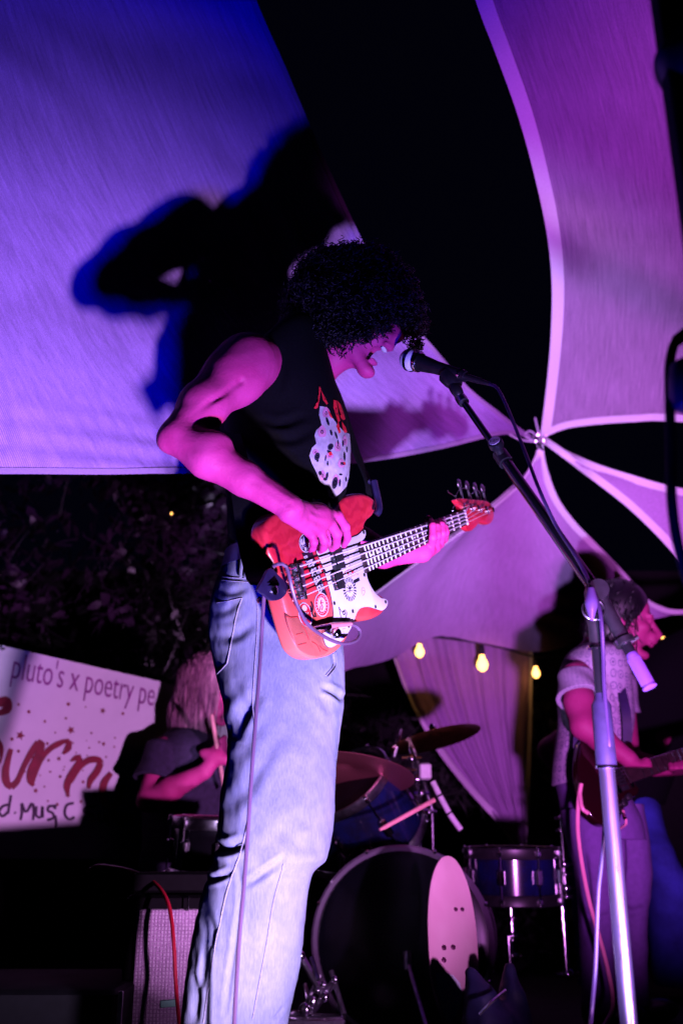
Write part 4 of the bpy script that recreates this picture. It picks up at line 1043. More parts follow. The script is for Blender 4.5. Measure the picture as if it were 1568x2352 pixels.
# wrinkled clear tape over the lower edge
tp, nt_, bb_ = newmat('clear_tape'); bb_.inputs['Base Color'].default_value = (.62, .16, .12, 1); bb_.inputs['Roughness'].default_value = .2; bb_.inputs['Alpha'].default_value = .55
n_ = tex(nt_, 'Voronoi', 26, feature='DISTANCE_TO_EDGE'); bump(nt_, bb_, n_.outputs[0], .5, .004); bb_.inputs['Coat Weight'].default_value = .4
face('tape_patch', [(232,792),(262,800),(300,802),(322,835),(380,860),(430,900),(462,960),(476,990),(440,1022),(392,1026),(340,1010),(300,980),(272,930),(248,870),(234,820)], tp, .0004, .0012, .0003, 60)
b = MB(); strokes(b, [[(232,796),(262,802),(300,800),(306,812)], [(322,850),(345,880),(362,930)], [(425,965),(445,985),(472,996)], [(290,900),(330,890)], [(380,940),(410,960),(430,1000)], [(300,960),(350,948)]], 3.5, .0018, 10); b.build('tape_crease', plain('tape_crease', (.62, .03, .04), .3), bg, False)

# ================================================================ strap
st = thing('guitar_strap', 'black strap with dark leather end tab buttoned to the bass', 'strap', BP(165, 640, .0))
LEA = plain('dark_leather', (.012, .008, .035), .35, 0, .3, 50, .15)
tabp = [(66,642),(98,580),(126,526),(150,522),(176,548),(214,588),(234,628),(230,664),(206,692),(176,704),(140,702),(104,672)]
o_ = np.array([BL(x, y, .034) for x, y in tabp]); b = MB(); b.slab(smooth_closed(o_, 60), B0, bxn, bxw, bxm, .030, .036, .0015, 2); b.build('leather_tab', LEA, st, True, 40)
b = MB(); c = BP(163, 641, .036); b.lathe(c, bxm, [(.0105, 0), (.0105, .002), (.007, .004), (.002, .004)], 18); b.build('strap_button', MAT['chrome'], st)
b = MB(); b.cyl(BP(168, 641, -.012), BP(163, 641, .034), .005, sides=10); b.build('strap_peg', MAT['chrome'], st)
def ribbon(b, pts, w, nrm, t=.0025, n=40):
    p = resample(np.array(pts, float), n); T = np.gradient(p, axis=0); T /= np.linalg.norm(T, axis=1)[:, None]; G = []
    for i in range(n):
        nn = np.array(nrm(i/(n-1))); wv = np.cross(T[i], nn); wv /= np.linalg.norm(wv); nv = np.cross(wv, T[i])
        G.append([p[i]-wv*w/2-nv*t, p[i]+wv*w/2-nv*t, p[i]+wv*w/2+nv*t, p[i]-wv*w/2+nv*t])
    b.grid(np.array(G), False, True)
b = MB()
ribbon(b, [BP(110, 610, .033), P(592, 1310, 1.845), P(574, 1230, 1.86), P(560, 1130, 1.87), P(535, 1030, 1.93), P(522, 930, 2.10)], .052, lambda t: (.2*(1-t)-.7*t, -1, 0))
ribbon(b, [P(690, 800, 2.25), P(735, 830, 2.24), P(772, 900, 2.235), P(800, 985, 2.215), P(822, 1050, 2.19), P(850, 1120, 2.16), LW(*BL(745, 150), -.02)], .042, lambda t: (1, -.55, .2))
b.build('strap_webbing', MAT['tee'], st, True, 60)
b = MB(); b.cyl(P(846, 1105, 2.15), P(862, 1112, 2.15), .006, sides=8); b.tube(PL([(858, 1105, 2.14), (868, 1150, 2.14), (870, 1172, 2.13), (864, 1182, 2.13)]), .008, 8, 12); b.build('strap_buckle', LEA, st)

# ================================================================ instrument cable
b = MB()
loop = [BP(604,842,.012), BP(632,850,.014), BP(655,875,.016), BP(655,908,.018), BP(628,938,.020), BP(570,952,.024), BP(505,938,.028), BP(430,898,.032), BP(355,838,.036), BP(300,740,.04), BP(268,640,.044), BP(250,560,.046), BP(235,512,.044), BP(205,492,.04), BP(172,500,.034), BP(152,522,.02),
        BP(118,600,.008), BP(104,700,.006), P(602,1438,1.86), P(596,1537,1.86), P(580,1750,1.83), P(563,2000,1.83), P(550,2150,1.83), P(538,2352,1.84), P(528,2600,1.86), P(540,2760,1.9), P(640,2800,1.95), P(700,2790,2.1)]
b.tube(loop, .0036, 8, 170)
ic = b.build('instrument_cable', plain('mauve_black_cable', (.11, .06, .12), .28, 0, .1, 20, 0, .8), None)
tag(ic, 'x', 'cable'); ic['label'] = 'dark cable looping from the bass jack and hanging down over the jeans'
b = MB(); b.tube([BP(392,866,.010), BP(440,858,.011), BP(482,850,.012)], [.0045, .0055, .006], 10, 8); b.build('plug_tip', MAT['chrome'], ic)
b = MB(); b.tube([BP(482,850,.012), BP(500,846,.012), BP(604,838,.012)], [.0065, .006, .0045], 10, 8); b.build('plug_barrel', plain('pink_plug_sleeve', (.8, .25, .3), .3, .3, .1, 50), ic)
# ================================================================ main microphone on its boom stand
ms = thing('microphone_stand', 'tall boom microphone stand in front, chrome lower tube and black boom', 'mic stand', (P(1378, 1600, 1.6)[0], 1.6, 0))
SX, SY = P(1378, 1600, 1.6)[0], 1.6
def onpole(py): 
    d = ray(1400, py); return np.array([SX, SY, CAM_Z+d[2]/d[1]*SY])
def zpole(py): return onpole(py)[2]
POL, nt_, bb_ = newmat('scuffed_chrome_tube'); n1 = tex(nt_, 'Noise', 55, stretch=(1, 1, .25), Detail=9.0, Roughness=.75)
nt_.links.new(ramp(nt_, n1.outputs[0], [(.40, (.10, .08, .22)), (.56, (.14, .12, .20))]), bb_.inputs['Base Color']); bb_.inputs['Metallic'].default_value = .9
nt_.links.new(ramp(nt_, n1.outputs[0], [(.3, (.5,)*3), (.7, (.22,)*3)]), bb_.inputs['Roughness'])
b = MB(); b.cyl((SX, SY, .05), (SX, SY, zpole(1760)), .0124, sides=24); b.build('lower_tube', POL, ms)
b = MB(); b.cyl((SX, SY, zpole(1760)), (SX, SY, zpole(1475)), .0082, sides=18); b.build('upper_tube', MAT['blackgloss'], ms)
b = MB(); b.lathe((SX, SY, zpole(1758)), (0, 0, 1), [(.0140, -.002), (.0166, 0), (.0164, .004), (.0155, zpole(1605)-zpole(1758)-.01), (.011, zpole(1605)-zpole(1758)-.002), (.008, zpole(1592)-zpole(1758))], 26)
b.build('grip_clutch', plain('violet_grey_grip', (.018, .013, .045), .45, 0, .2, 60, .2), ms)
b = MB(); b.lathe((SX, SY, zpole(1765)), (0, 0, 1), [(.0176, 0), (.0176, .0035)], 26); b.build('clutch_ring', MAT['chrome'], ms)
b = MB(); b.lathe((SX, SY, zpole(1488)), (0, 0, 1), [(.0125, 0), (.0125, .004), (.0105, .006), (.0105, zpole(1440)-zpole(1488)), (.012, zpole(1425)-zpole(1488)), (.009, zpole(1410)-zpole(1488))], 22); b.build('top_collar', MAT['blackplastic'], ms)
b = MB(); b.lathe((SX, SY, zpole(1490)), (0, 0, 1), [(.0145, 0), (.0145, .0035), (.012, .004)], 22); b.build('collar_ring', MAT['chrome'], ms)
# pivot clutch with wing knob
pv = P(1370, 1360, 1.6); m1 = P(1060, 918, 1.88); dirb = (m1-pv); Lb = np.linalg.norm(dirb); dirb /= Lb
b = MB(); b.tube([(SX, SY, zpole(1425)), (SX-.002, SY, zpole(1400)), pv], .011, 12); b.ball(pv, (.020, .016, .022), 16); b.cyl(pv-np.array([.002, .022, 0]), pv+np.array([0, .02, 0]), .017, sides=20); b.build('boom_pivot', MAT['blackplastic'], ms)
b = MB(); kb = P(1357, 1400, 1.57); b.tube([P(1356, 1352, 1.57), P(1357, 1380, 1.568), P(1358, 1425, 1.568)], [.006, .0115, .003], 12, 8); b.build('wing_knob', plain('violet_knob', (.09, .05, .16), .3, 0, .1, 50), ms)
b = MB(); th = np.linspace(0, 2*PI, 22); c = P(1362, 1400, 1.58)
b.tube([c+np.array([.018*math.cos(t), 0, .017*math.sin(t)]) for t in th], .0016, 6); b.build('cable_ring', MAT['chrome_dull'], ms)
def rearx(x):
    q = [pv-dirb*t*np.array([1, .45, 1]) for t in np.linspace(0, .5, 400)]; return min(q, key=lambda c: abs(proj(c)[0]-x))
b = MB(); b.cyl(pv-(-dirb)*0, m1, .0072, .0072, 14); b.build('boom_inner', MAT['blackgloss'], ms)
mid = P(1160, 1065, 1.80); midd = pv+dirb*np.dot(mid-pv, dirb)
b = MB(); b.cyl(pv-dirb*.02, midd, .0112, sides=16); b.build('boom_tube', MAT['blackgloss'], ms)
b = MB(); b.cyl(midd-dirb*.02, midd+dirb*.012, .0145, sides=18); b.build('boom_clutch', MAT['blackplastic'], ms)
kk = midd+np.array([-.012, -.022, .012]); b = MB(); b.cyl(midd, kk, .008, sides=12); b.lathe(kk, (kk-midd), [(.0135, 0), (.0145, .003), (.0145, .014), (.012, .016), (.003, .0165)], 20); bk = b.build('boom_knob', MAT['blackplastic'], ms)
nrm_ = (kk-midd)/np.linalg.norm(kk-midd); b = MB(); b.lathe(kk+nrm_*.0163, nrm_, [(.0112, 0), (.0112, .0008)], 24); b.build('knob_badge', plain('badge_white', (.75, .7, .75), .3, 0, .05), ms)
ex = np.cross([0, 0, 1], nrm_); ex = -ex/np.linalg.norm(ex) if ex[0] < 0 else ex/np.linalg.norm(ex); ey = np.cross(nrm_, ex); ey = ey if ey[2] > 0 else -ey
text_mesh('K&M', MAT['black'], kk+nrm_*.0174-ex*.009-ey*.004, ex, ey, .010, ms, 'knob_lettering', .018)
b = MB(); rear = pv-dirb*0
b.cyl(pv, rearx(1430), .0125, .0115, 16); b.build('boom_rear_sleeve', MAT['blackplastic'], ms)
b = MB(); b.cyl(rearx(1430), rearx(1436), .0165, sides=18); b.tube([rearx(1436), rearx(1436)+np.array([.02, 0, .012])], .004, 6); b.build('rear_collar', MAT['chrome_dull'], ms)
b = MB(); b.cyl(rearx(1436), rearx(1450), .009, sides=14); b.build('boom_rear_tube', MAT['blackgloss'], ms)
cw = rearx(1446); ce = rearx(1492); b = MB(); b.lathe(cw, ce-cw, [(.007, 0), (.0095, .004), (.0102, .01), (.0102, np.linalg.norm(ce-cw)-.003), (.0118, np.linalg.norm(ce-cw)-.002), (.0118, np.linalg.norm(ce-cw)), (.004, np.linalg.norm(ce-cw)+.001)], 28)
cwm, nt_, bb_ = newmat('knurled_violet_grip'); bb_.inputs['Base Color'].default_value = (.09, .04, .20, 1); bb_.inputs['Roughness'].default_value = .5; b.build('counterweight_grip', cwm, ms)
ax_ = (ce-cw)/np.linalg.norm(ce-cw); u1 = np.cross(ax_, [0, 1, 0]); u1 /= np.linalg.norm(u1); u2 = np.cross(ax_, u1)
b = MB()
for k in range(26):
    a = 2*PI*k/26; o = (math.cos(a)*u1+math.sin(a)*u2)*.0103; b.tube([cw+ax_*.012+o, ce-ax_*.006+o], .0007, 4)
o = b.build('grip_rib', cwm, ms); o['kind'] = 'stuff'
b = MB()
for k in range(3):
    a = 2*PI*k/3+.5; e = np.array([SX+.27*math.cos(a), SY+.12+.2*math.sin(a), .012]); b.tube([(SX, SY, .14), e], .009, 10); 
b.lathe((SX, SY, .1), (0, 0, 1), [(.02, 0), (.024, .02), (.02, .07)], 16); b.build('tripod_leg', MAT['chrome_dull'], ms)
# clip and microphone
cl = P(1030, 868, 1.90)
b = MB(); b.lathe(m1, dirb, [(.0115, -.012), (.0125, 0), (.0115, .012)], 16); b.build('boom_tip', MAT['chrome_dull'], ms)
b = MB(); b.tube([m1+dirb*.01, P(1050, 900, 1.88), P(1040, 884, 1.89)], [.010, .013, .012], 12, 8); b.tube([P(1026, 862, 1.90), P(1040, 876, 1.89), P(1052, 886, 1.885)], [.020, .019, .012], 12, 8); b.build('mic_clip', MAT['blackplastic'], ms)
mb0 = P(942, 826, 1.955); mb1 = P(1062, 863, 1.875)
mic = thing('microphone', 'silver-headed vocal microphone clipped to the boom at the bassist\'s mouth', 'microphone', mb0)
ax = (mb1-mb0)/np.linalg.norm(mb1-mb0); Lm = np.linalg.norm(mb1-mb0)
b = MB(); prof = [(.0015, -.0235)]+[(.0245*math.cos(t), .0235*math.sin(t)*1.0) for t in np.linspace(-1.35, .0, 9)]+[(.0245, .006), (.0235, .014), (.022, .022)]
b.ball(mb0, .0245, 28)
gr, nt_, bb_ = newmat('mic_mesh'); w1 = tex(nt_, 'Voronoi', 230); nt_.links.new(ramp(nt_, w1.outputs['Distance'], [(.04, (.3, .26, .34)), (.16, (.95, .9, .95))]), bb_.inputs['Base Color']); bb_.inputs['Metallic'].default_value = .1; bb_.inputs['Roughness'].default_value = .38
b.build('grille', gr, mic)
b = MB(); b.lathe(mb0+ax*.004, ax, [(.0262, -.004), (.0262, .004)], 30, False); b.lathe(mb0+ax*.022, ax, [(.0225, 0), (.0225, .006), (.021, .008)], 28); b.build('grille_band', MAT['chrome'], mic)
b = MB(); b.lathe(mb0+ax*.028, ax, [(.019, 0), (.0185, .01), (.0145, .05), (.0125, Lm-.028), (.0120, Lm-.02)], 26); b.build('handle', MAT['blackplastic'], mic)
b = MB(); b.lathe(mb0+ax*(Lm-.008), ax, [(.0135, 0), (.0135, .005), (.011, .007)], 22); b.build('end_ring', MAT['chrome'], mic)
b = MB(); b.cyl(mb0+ax*(Lm-.002), mb0+ax*(Lm+.05), .0078, .0062, 14); b.cyl(mb0+ax*(Lm+.05), mb0+ax*(Lm+.075), .0055, .004, 12); b.build('plug', MAT['blackplastic'], mic)
b = MB(); e0 = mb0+ax*(Lm+.07)
b.tube([e0, P(1140, 890, 1.82), P(1157, 920, 1.80), P(1172, 955, 1.77), P(1190, 1000, 1.75), P(1215, 1065, 1.70), P(1240, 1130, 1.65), P(1275, 1205, 1.66), P(1320, 1275, 1.62), P(1352, 1335, 1.59), P(1372, 1385, 1.57), P(1380, 1430, 1.57), P(1384, 1500, 1.582), P(1386, 1570, 1.586), P(1392, 1650, 1.587), P(1398, 1730, 1.59), P(1392, 1830, 1.63), P(1384, 1950, 1.64), P(1374, 2040, 1.65), P(1370, 2130, 1.66), P(1366, 2230, 1.67), P(1355, 2352, 1.68), P(1350, 2420, 1.55)], .0034, 8, 130)
tag(b.build('microphone_cable', plain('violet_black_cable', (.03, .015, .06), .3, 0, .1, 20, 0, .7)), 'thin dark cable running from the microphone down along the boom stand', 'cable')
# ---- black gear crowding the right edge, near the camera
sp_ = thing('speaker_pole', 'black pole with a clamped lamp head, cut off by the right edge of the photo', 'light stand', (P(1590, 600, .9)[0]+.02, .9, -.7))
b = MB(); px_ = P(1595, 600, .9)[0]; b.bbox((px_+.012, .9, .7), (.036, .03, 2.8), None, .004); b.build('pole', MAT['black'], sp_)
b = MB(); c = P(1545, 175, .9); b.lathe(c+np.array([.038, 0, .028]), np.array([-.8, -.05, -.42]), [(.016, -.022), (.042, -.012), (.044, .016), (.028, .048), (.016, .055), (.001, .056)], 26); b.build('lamp_head', MAT['blackplastic'], sp_)
g2 = thing('gooseneck_microphone', 'black silhouetted microphone on a curved stem at the right edge', 'microphone', P(1540, 1290, 1.03))
b = MB(); b.tube(PL([(1600, 762, 1.03), (1572, 766, 1.03), (1552, 782, 1.03), (1541, 812, 1.03), (1536, 860, 1.03), (1538, 960, 1.03), (1540, 1060, 1.03), (1541, 1140, 1.03), (1550, 1220, 1.04), (1566, 1290, 1.05), (1590, 1370, 1.06)]), .0058, 10, 60)
for k in range(5): c = P(1556+5*k, 780-4*k, 1.03); b.ball(c, .0076, 8)
b.build('stem', MAT['black'], g2)
LL = np.array([.66, .50, .16]); r0 = LL+.36*(P(1262, 556, 2.86)-LL); r1 = LL+.36*(P(1640, 735, 3.3)-LL); b = MB(); b.tube([r0, r0*.6+r1*.4, r1], [.008, .016, .020], 12, 10); b.build('boom', MAT['black'], g2)  # unseen rod, added between lamp and ribbed sail to cast its slanting shadow band
b = MB(); b.lathe(P(1580, 830, 1.02), P(1585, 950, 1.02)-P(1580, 830, 1.02), [(.013, 0), (.022, .007), (.024, .024), (.024, .045), (.018, .058), (.006, .063)], 20); b.build('capsule', plain('navy_plastic', (.01, .01, .04), .4), g2)
# ================================================================ drum kit
def D(px, py, Y): return P(px, py, Y)
SPK, nt_, bb_ = newmat('blue_sparkle_wrap'); n1 = tex(nt_, 'Noise', 9, Detail=7.0, Roughness=.7); nt_.links.new(ramp(nt_, n1.outputs[0], [(.40, (.006, .006, .02)), (.66, (.006, .009, .07))]), bb_.inputs['Base Color']); bb_.inputs['Roughness'].default_value = .18; bb_.inputs['Coat Weight'].default_value = .6
def frame(z):
    z = np.asarray(z, float); z = z/np.linalg.norm(z); x = np.cross([0, 0, 1.0], z); x /= np.linalg.norm(x)+1e-9; return x, np.cross(z, x), z
def drum(name, label, cat, c, axis, R, H, nl, shell, head, hoop, lugr=1.0, group=None):
    x, y, z = frame(axis); c = np.asarray(c); t = thing(name, label, cat, c-z*H/2, group)
    b = MB(); b.lathe(c-z*H/2, z, [(R*.97, 0), (R, .004), (R, H-.004), (R*.97, H)], 56); b.build('shell', shell, t, True, 40)
    for s_ in (-1, 1):
        e = c+z*s_*(H/2+.001); b = MB(); b.lathe(e, z*s_, [(R*1.035, -.022), (R*1.055, -.018), (R*1.055, .010), (R*1.03, .014), (R*.985, .012), (R*.98, .002)], 56, False); b.build('hoop', hoop, t, True, 40)
        b = MB(); b.lathe(e, z*s_, [(R*.985, .002), (R*.9, .006), (R*.05, .007)], 48); b.build('drum_head', head, t, True, 60)
    for k in range(nl):
        a = 2*PI*(k+.5)/nl; d = math.cos(a)*x+math.sin(a)*y; o = c+d*R; b = MB()
        b.bbox(o+d*.008, (.022*lugr, .018, min(.07, H*.35)), np.stack([np.cross(z, d), d, z], 1), .006)
        b.cyl(o+d*.012-z*(H/2+.012), o+d*.012+z*(H/2+.012), .0028, sides=6)
        for s_ in (-1, 1): b.ball(o+d*.012+z*s_*(H/2+.012), .0065, 8); b.bbox(o+d*.010+z*s_*(H/2-.002), (.016, .02, .02), np.stack([np.cross(z, d), d, z], 1), .004)
        b.build('tension_lug', MAT['chrome'], t)
    return t
HEADK = plain('black_drum_head', (.003, .003, .006), .22, 0, .3, 20, 0, .35)
HEADW = plain('coated_drum_head', (.45, .42, .5), .5, 0, .1, 20, 0)
bdc = D(925, 2168, 3.25); bax = np.array([-.16, -1.0, .03])
bd_ = drum('bass_drum', 'big black bass drum with a pale hoop behind the skateboard deck', 'drum', bdc+np.array([.03, .2, .0]), bax, .262, .40, 8, MAT['blackgloss'], HEADK, plain('pale_pink_hoop', (.13, .09, .15), .18, 0, .1, 30, 0, .9, coat=1), .9)
b = MB(); e = bdc+np.array([.03, 0, -.02]); b.cyl(e+np.array([-.02, -.02, -.02]), e+np.array([.03, -.2, -.22]), .007, sides=8); b.cyl(e+np.array([-.02, -.02, .0]), e+np.array([-.02, -.03, -.05]), .015, sides=10); b.build('spur', MAT['chrome_dull'], bd_)
drum('rack_tom', 'blue sparkle rack tom tilted above the bass drum', 'drum', D(838, 1862, 3.5), (-.50, -.52, .66), .155, .25, 6, SPK, HEADK, MAT['chrome_dull'], 1.2)
drum('rack_tom', 'second dark tom half hidden behind the bassist\'s jeans', 'drum', D(770, 1900, 3.62), (.1, -.55, .8), .14, .2, 6, SPK, HEADK, MAT['chrome_dull'], 1.2)
drum('floor_tom', 'small blue drum on a stand right of the skateboard deck', 'drum', D(1176, 2010, 3.55), (0, -.05, 1), .150, .15, 8, SPK, HEADK, MAT['blackplastic'], 1.1)
drum('snare_drum', 'dark snare drum left of the bassist\'s knees', 'drum', D(495, 1950, 3.3), (.05, -.08, 1), .135, .16, 8, MAT['blackgloss'], HEADK, MAT['chrome_dull'], 1.1)
def stand(name, label, segs, extra=(), group=None, mat=None):
    t = thing(name, label, 'stand', segs[0][0], group)
    for a, c, r, nm in segs: b = MB(); b.cyl(a, c, r, sides=12); b.build(nm, mat or MAT['chrome'], t)
    for nm, c, r in extra: b = MB(); b.ball(c, (r, r*.8, r*.9), 10); b.cyl(c-np.array([r*1.9, 0, 0]), c+np.array([r*1.9, 0, 0]), r*.4, sides=8); b.build(nm, MAT['chrome'], t)
    return t
def vert(px, py0, py1, Y, r, nm):
    a = D(px, py1, Y); c = D(px, py0, Y); c = np.array([a[0], a[1], c[2]]); return (a, c, r, nm)
stand('drum_stand', 'chrome stand under the small blue drum', [vert(1176, 2060, 2160, 3.55, .010, 'tube'), vert(1176, 2150, 2330, 3.55, .014, 'lower_tube')], [('clamp', D(1176, 2110, 3.55), .016), ('clamp', D(1176, 2150, 3.55), .018), ('clamp', D(1176, 2195, 3.55), .016), ('clamp', D(1176, 2300, 3.55), .02)])
stand('cymbal_stand', 'slim chrome stand between the small drum and the guitarist', [vert(1301, 2030, 2240, 3.5, .009, 'lower_tube'), (D(1297, 2040, 3.5), D(1288, 1885, 3.5), .006, 'upper_tube')], [('clamp', D(1296, 1985, 3.5), .015), ('clamp', D(1299, 2040, 3.5), .016), ('clamp', D(1301, 2060, 3.5), .012), ('clamp', D(1288, 1880, 3.5), .012), ('clamp', D(1304, 2238, 3.5), .02), ('clamp', D(1287, 1908, 3.5), .010), ('clamp', D(1297, 2008, 3.5), .012)])
stand('cymbal_stand', 'upright chrome stand holding the bronze cymbal beside the blue tom', [vert(961, 1760, 2000, 3.6, .010, 'tube'), vert(961, 1880, 2020, 3.6, .013, 'lower_tube'), (D(958, 1800, 3.6), D(940, 1712, 3.6), .007, 'boom'), (D(940, 1712, 3.6), D(944, 1690, 3.6), .004, 'rod')], [('clamp', D(945, 1742, 3.58), .018), ('clamp', D(958, 1790, 3.58), .02), ('clamp', D(938, 1770, 3.58), .014), ('clamp', D(962, 1862, 3.58), .016), ('clamp', D(968, 1822, 3.58), .014)])
stand('cymbal_stand', 'leaning black stand arm behind the tom', [(D(994, 1960, 3.7), D(992, 1860, 3.7), .006, 'tube'), (D(992, 1860, 3.7), D(940, 1690, 3.7), .008, 'boom'), (D(904, 1738, 3.6), D(921, 1675, 3.6), .008, 'arm')], [('clamp', D(985, 1865, 3.68), .014)], None, MAT['chrome_dull'])
def cymbal(label, c, axis, R, mat, grp=None):
    t = thing('cymbal', label, 'cymbal', c, grp); b = MB(); prof = [(.004, .030), (R*.07, .029), (R*.14, .020), (R*.18, .011), (R*.55, .004), (R, -.010), (R, -.0115), (R*.55, .0022), (R*.18, .009), (R*.12, .017), (.004, .027)]
    b.lathe(c, axis, prof, 72); b.build('bronze_plate', mat, t, True, 50); b = MB(); b.lathe(np.asarray(c)+np.asarray(axis)/np.linalg.norm(axis)*.028, axis, [(.010, 0), (.014, .006), (.010, .014), (.004, .02)], 12); b.build('wing_nut', MAT['chrome'], t)
    return t
cm, nt_, bb_ = newmat('lathed_bronze'); bb_.inputs['Base Color'].default_value = (.45, .12, .16, 1); bb_.inputs['Metallic'].default_value = .85; bb_.inputs['Roughness'].default_value = .38
w_ = tex(nt_, 'Wave', 60, wave_type='RINGS', rings_direction='SPHERICAL', Distortion=1.0); bump(nt_, bb_, w_.outputs['Color'], .25, .001)
cymbal('large dark ride cymbal seen from below, edge behind the jeans', D(792, 1770, 3.3), (.10, .20, .96), .225, cm)
cymbal('thin bronze crash cymbal tipped edge-on in front of the triangular sail', D(998, 1692, 3.6), (-.22, .12, .97), .165, MAT['brass'])
b = MB(); p0, p1 = D(872, 1906, 3.1), D(996, 1838, 3.25); b.tube([p0, p0*.93+p1*.07, p1], [.004, .0065, .0075], 8); tag(b.build('drumstick', plain('drumstick_wood', (.75, .28, .34), .5, 0, .1, 40)), 'loose drumstick lying slanted across the front of the blue tom', 'drumstick')
rod = thing('rod_bundle', 'slanting bundle of three pale rod segments right of the tom', 'drum rods', D(1058, 1908, 3.4)); pm = plain('pale_rod', (.72, .62, .74), .4, 0, .08, 60)
for (a, c) in (((993, 1795), (1008, 1825)), ((1010, 1829), (1030, 1866)), ((1032, 1870), (1058, 1906))): b = MB(); b.cyl(D(*a, 3.4), D(*c, 3.4), .0095, sides=8); b.build('rod_segment', pm, rod)
b = MB(); b.bbox(D(976, 1772, 3.45), (.04, .03, .055), None, .006); b.build('clip', pm, rod)
b = MB(); b.cyl(D(870, 1980, 3.1), D(868, 1955, 3.1), .005, sides=8); b.ball(D(921, 2130, 3.0)+np.array([0, 0, 0]), .001, 6)
# pedal and hardware cluster low by the jeans
pk = thing('drum_pedal', 'cluster of chrome pedal hardware low beside the bassist\'s leg', 'drum pedal', D(700, 2345, 3.0))
for a, c, r in (((652, 2352), (668, 2230), .012), ((668, 2230), (690, 2195), .010), ((690, 2195), (745, 2290), .011), ((720, 2320), (770, 2250), .010), ((700, 2260), (720, 2345), .007), ((735, 2240), (690, 2330), .006), ((760, 2230), (790, 2330), .008), ((672, 2330), (740, 2340), .012), ((716, 2200), (730, 2250), .007)):
    b = MB(); b.cyl(D(*a, 3.0), D(*c, 2.96), r, sides=8); b.build('hardware_tube', MAT['chrome_dull'], pk)
for (x, y, r) in ((690, 2195, .014), (745, 2290, .014), (668, 2232, .013), (716, 2300, .016), (700, 2318, .018), (742, 2262, .010), (655, 2345, .016), (768, 2250, .010), (728, 2275, .009)):
    b = MB(); b.ball(D(x, y, 2.95), (r, r*.8, r), 10); b.build('wing_bolt', MAT['chrome'], pk)
b = MB(); b.bbox(D(725, 2348, 2.95), (.16, .10, .03), None, .006); b.build('footboard', MAT['chrome_dull'], pk)
# bent tube of a stool
b = MB(); b.tube(PL([(1075, 2088, 3.5), (1098, 2085, 3.5), (1112, 2087, 3.5), (1118, 2100, 3.5), (1118, 2150, 3.5), (1118, 2200, 3.5), (1122, 2260, 3.5), (1122, 2330, 3.5)]), .010, 10, 50)
tag(b.build('bent_tube', plain('pale_painted_tube', (.35, .25, .42), .4, 0, .2, 40)), 'bent pale metal tube leg standing right of the skateboard deck', 'tube')
# skateboard deck leaning, underside to the camera
sk = thing('skateboard_deck', 'pink skateboard deck without wheels standing on end, underside showing bolts', 'skateboard', D(1050, 2400, 2.9))
ex = D(1100, 2150, 2.9)-D(985, 2150, 2.9); ex[1] += .06; ex /= np.linalg.norm(ex); top, bot = D(1030, 1965, 2.98), D(1052, 2378, 2.84); ey = top-bot; Lk = np.linalg.norm(ey); ey /= Lk; ex -= ey*(ex@ey); ex /= np.linalg.norm(ex); ez = np.cross(ex, ey)
if ez[1] > 0: ez = -ez
skm, nt_, bb_ = newmat('pink_deck'); n1 = tex(nt_, 'Noise', 5, Detail=6.0, stretch=(1, 1, .4)); nt_.links.new(ramp(nt_, n1.outputs[0], [(.35, (.58, .26, .38)), (.65, (.72, .42, .54))]), bb_.inputs['Base Color']); bb_.inputs['Roughness'].default_value = .35
b = MB(); w = .075; ol = []
prof_ = [(t, .075*(1-abs(1-2*t)**2.25)**.5) for t in (0, .012, .04, .1, .2, .35, .5, .65, .8, .9, .96, .988, 1)]
ol = [(x, t*Lk) for t, x in prof_]+[(-x, t*Lk) for t, x in prof_[-2:0:-1]]; ol = smooth_closed(ol, 90); b.slab(ol, bot, ex, ey, ez, -.011, 0, .003, 2); b.build('deck', skm, sk, True, 40)
def skp(px, py, off=.001): return on_plane(px, py, bot, ez, off)
for (x, y, r) in ((1046, 2089, .0045), (1061, 2089, .0045), (1019, 2177, .0055), (1040, 2176, .0055), (1019, 2205, .0055)):
    b = MB(); b.lathe(skp(x, y, 0), ez, [(r*1.3, 0), (r*1.2, .002), (r*.5, .003), (.001, .003)], 14); b.build('bolt', plain('dark_bolt', (.12, .02, .08), .3, .6) if 'dark_bolt' not in bpy.data.materials else bpy.data.materials['dark_bolt'], sk)
dm = lambda x, y, o: skp(x, y, o)
b = MB(); V = [skp(x, y, .0012) for x, y in ((1000, 2235), (1018, 2232), (1040, 2240), (1056, 2258), (1062, 2285), (1055, 2315), (1040, 2340), (1028, 2352), (1015, 2320), (1003, 2280))]; b.add(V, [tuple(range(len(V)))]); b.build('white_graphic', plain('graphic_white', (.62, .60, .74), .4, 0, .1), sk, False)
b = MB()
for l in ([(1012,2248),(1020,2256),(1014,2270),(1030,2262),(1034,2250)], [(1008,2272),(1020,2285),(1016,2300),(1030,2290)], [(1034,2262),(1044,2268),(1038,2284),(1050,2280)], [(1020,2310),(1032,2320),(1040,2308),(1046,2322)], [(1048,2286),(1042,2300),(1054,2304)], [(1026,2330),(1034,2338),(1042,2330)]):
    stroke2d(b, l, 2.0, .002, dm, 14)
b.build('graphic_line', plain('graphic_blue', (.25, .30, .62), .5), sk, False)
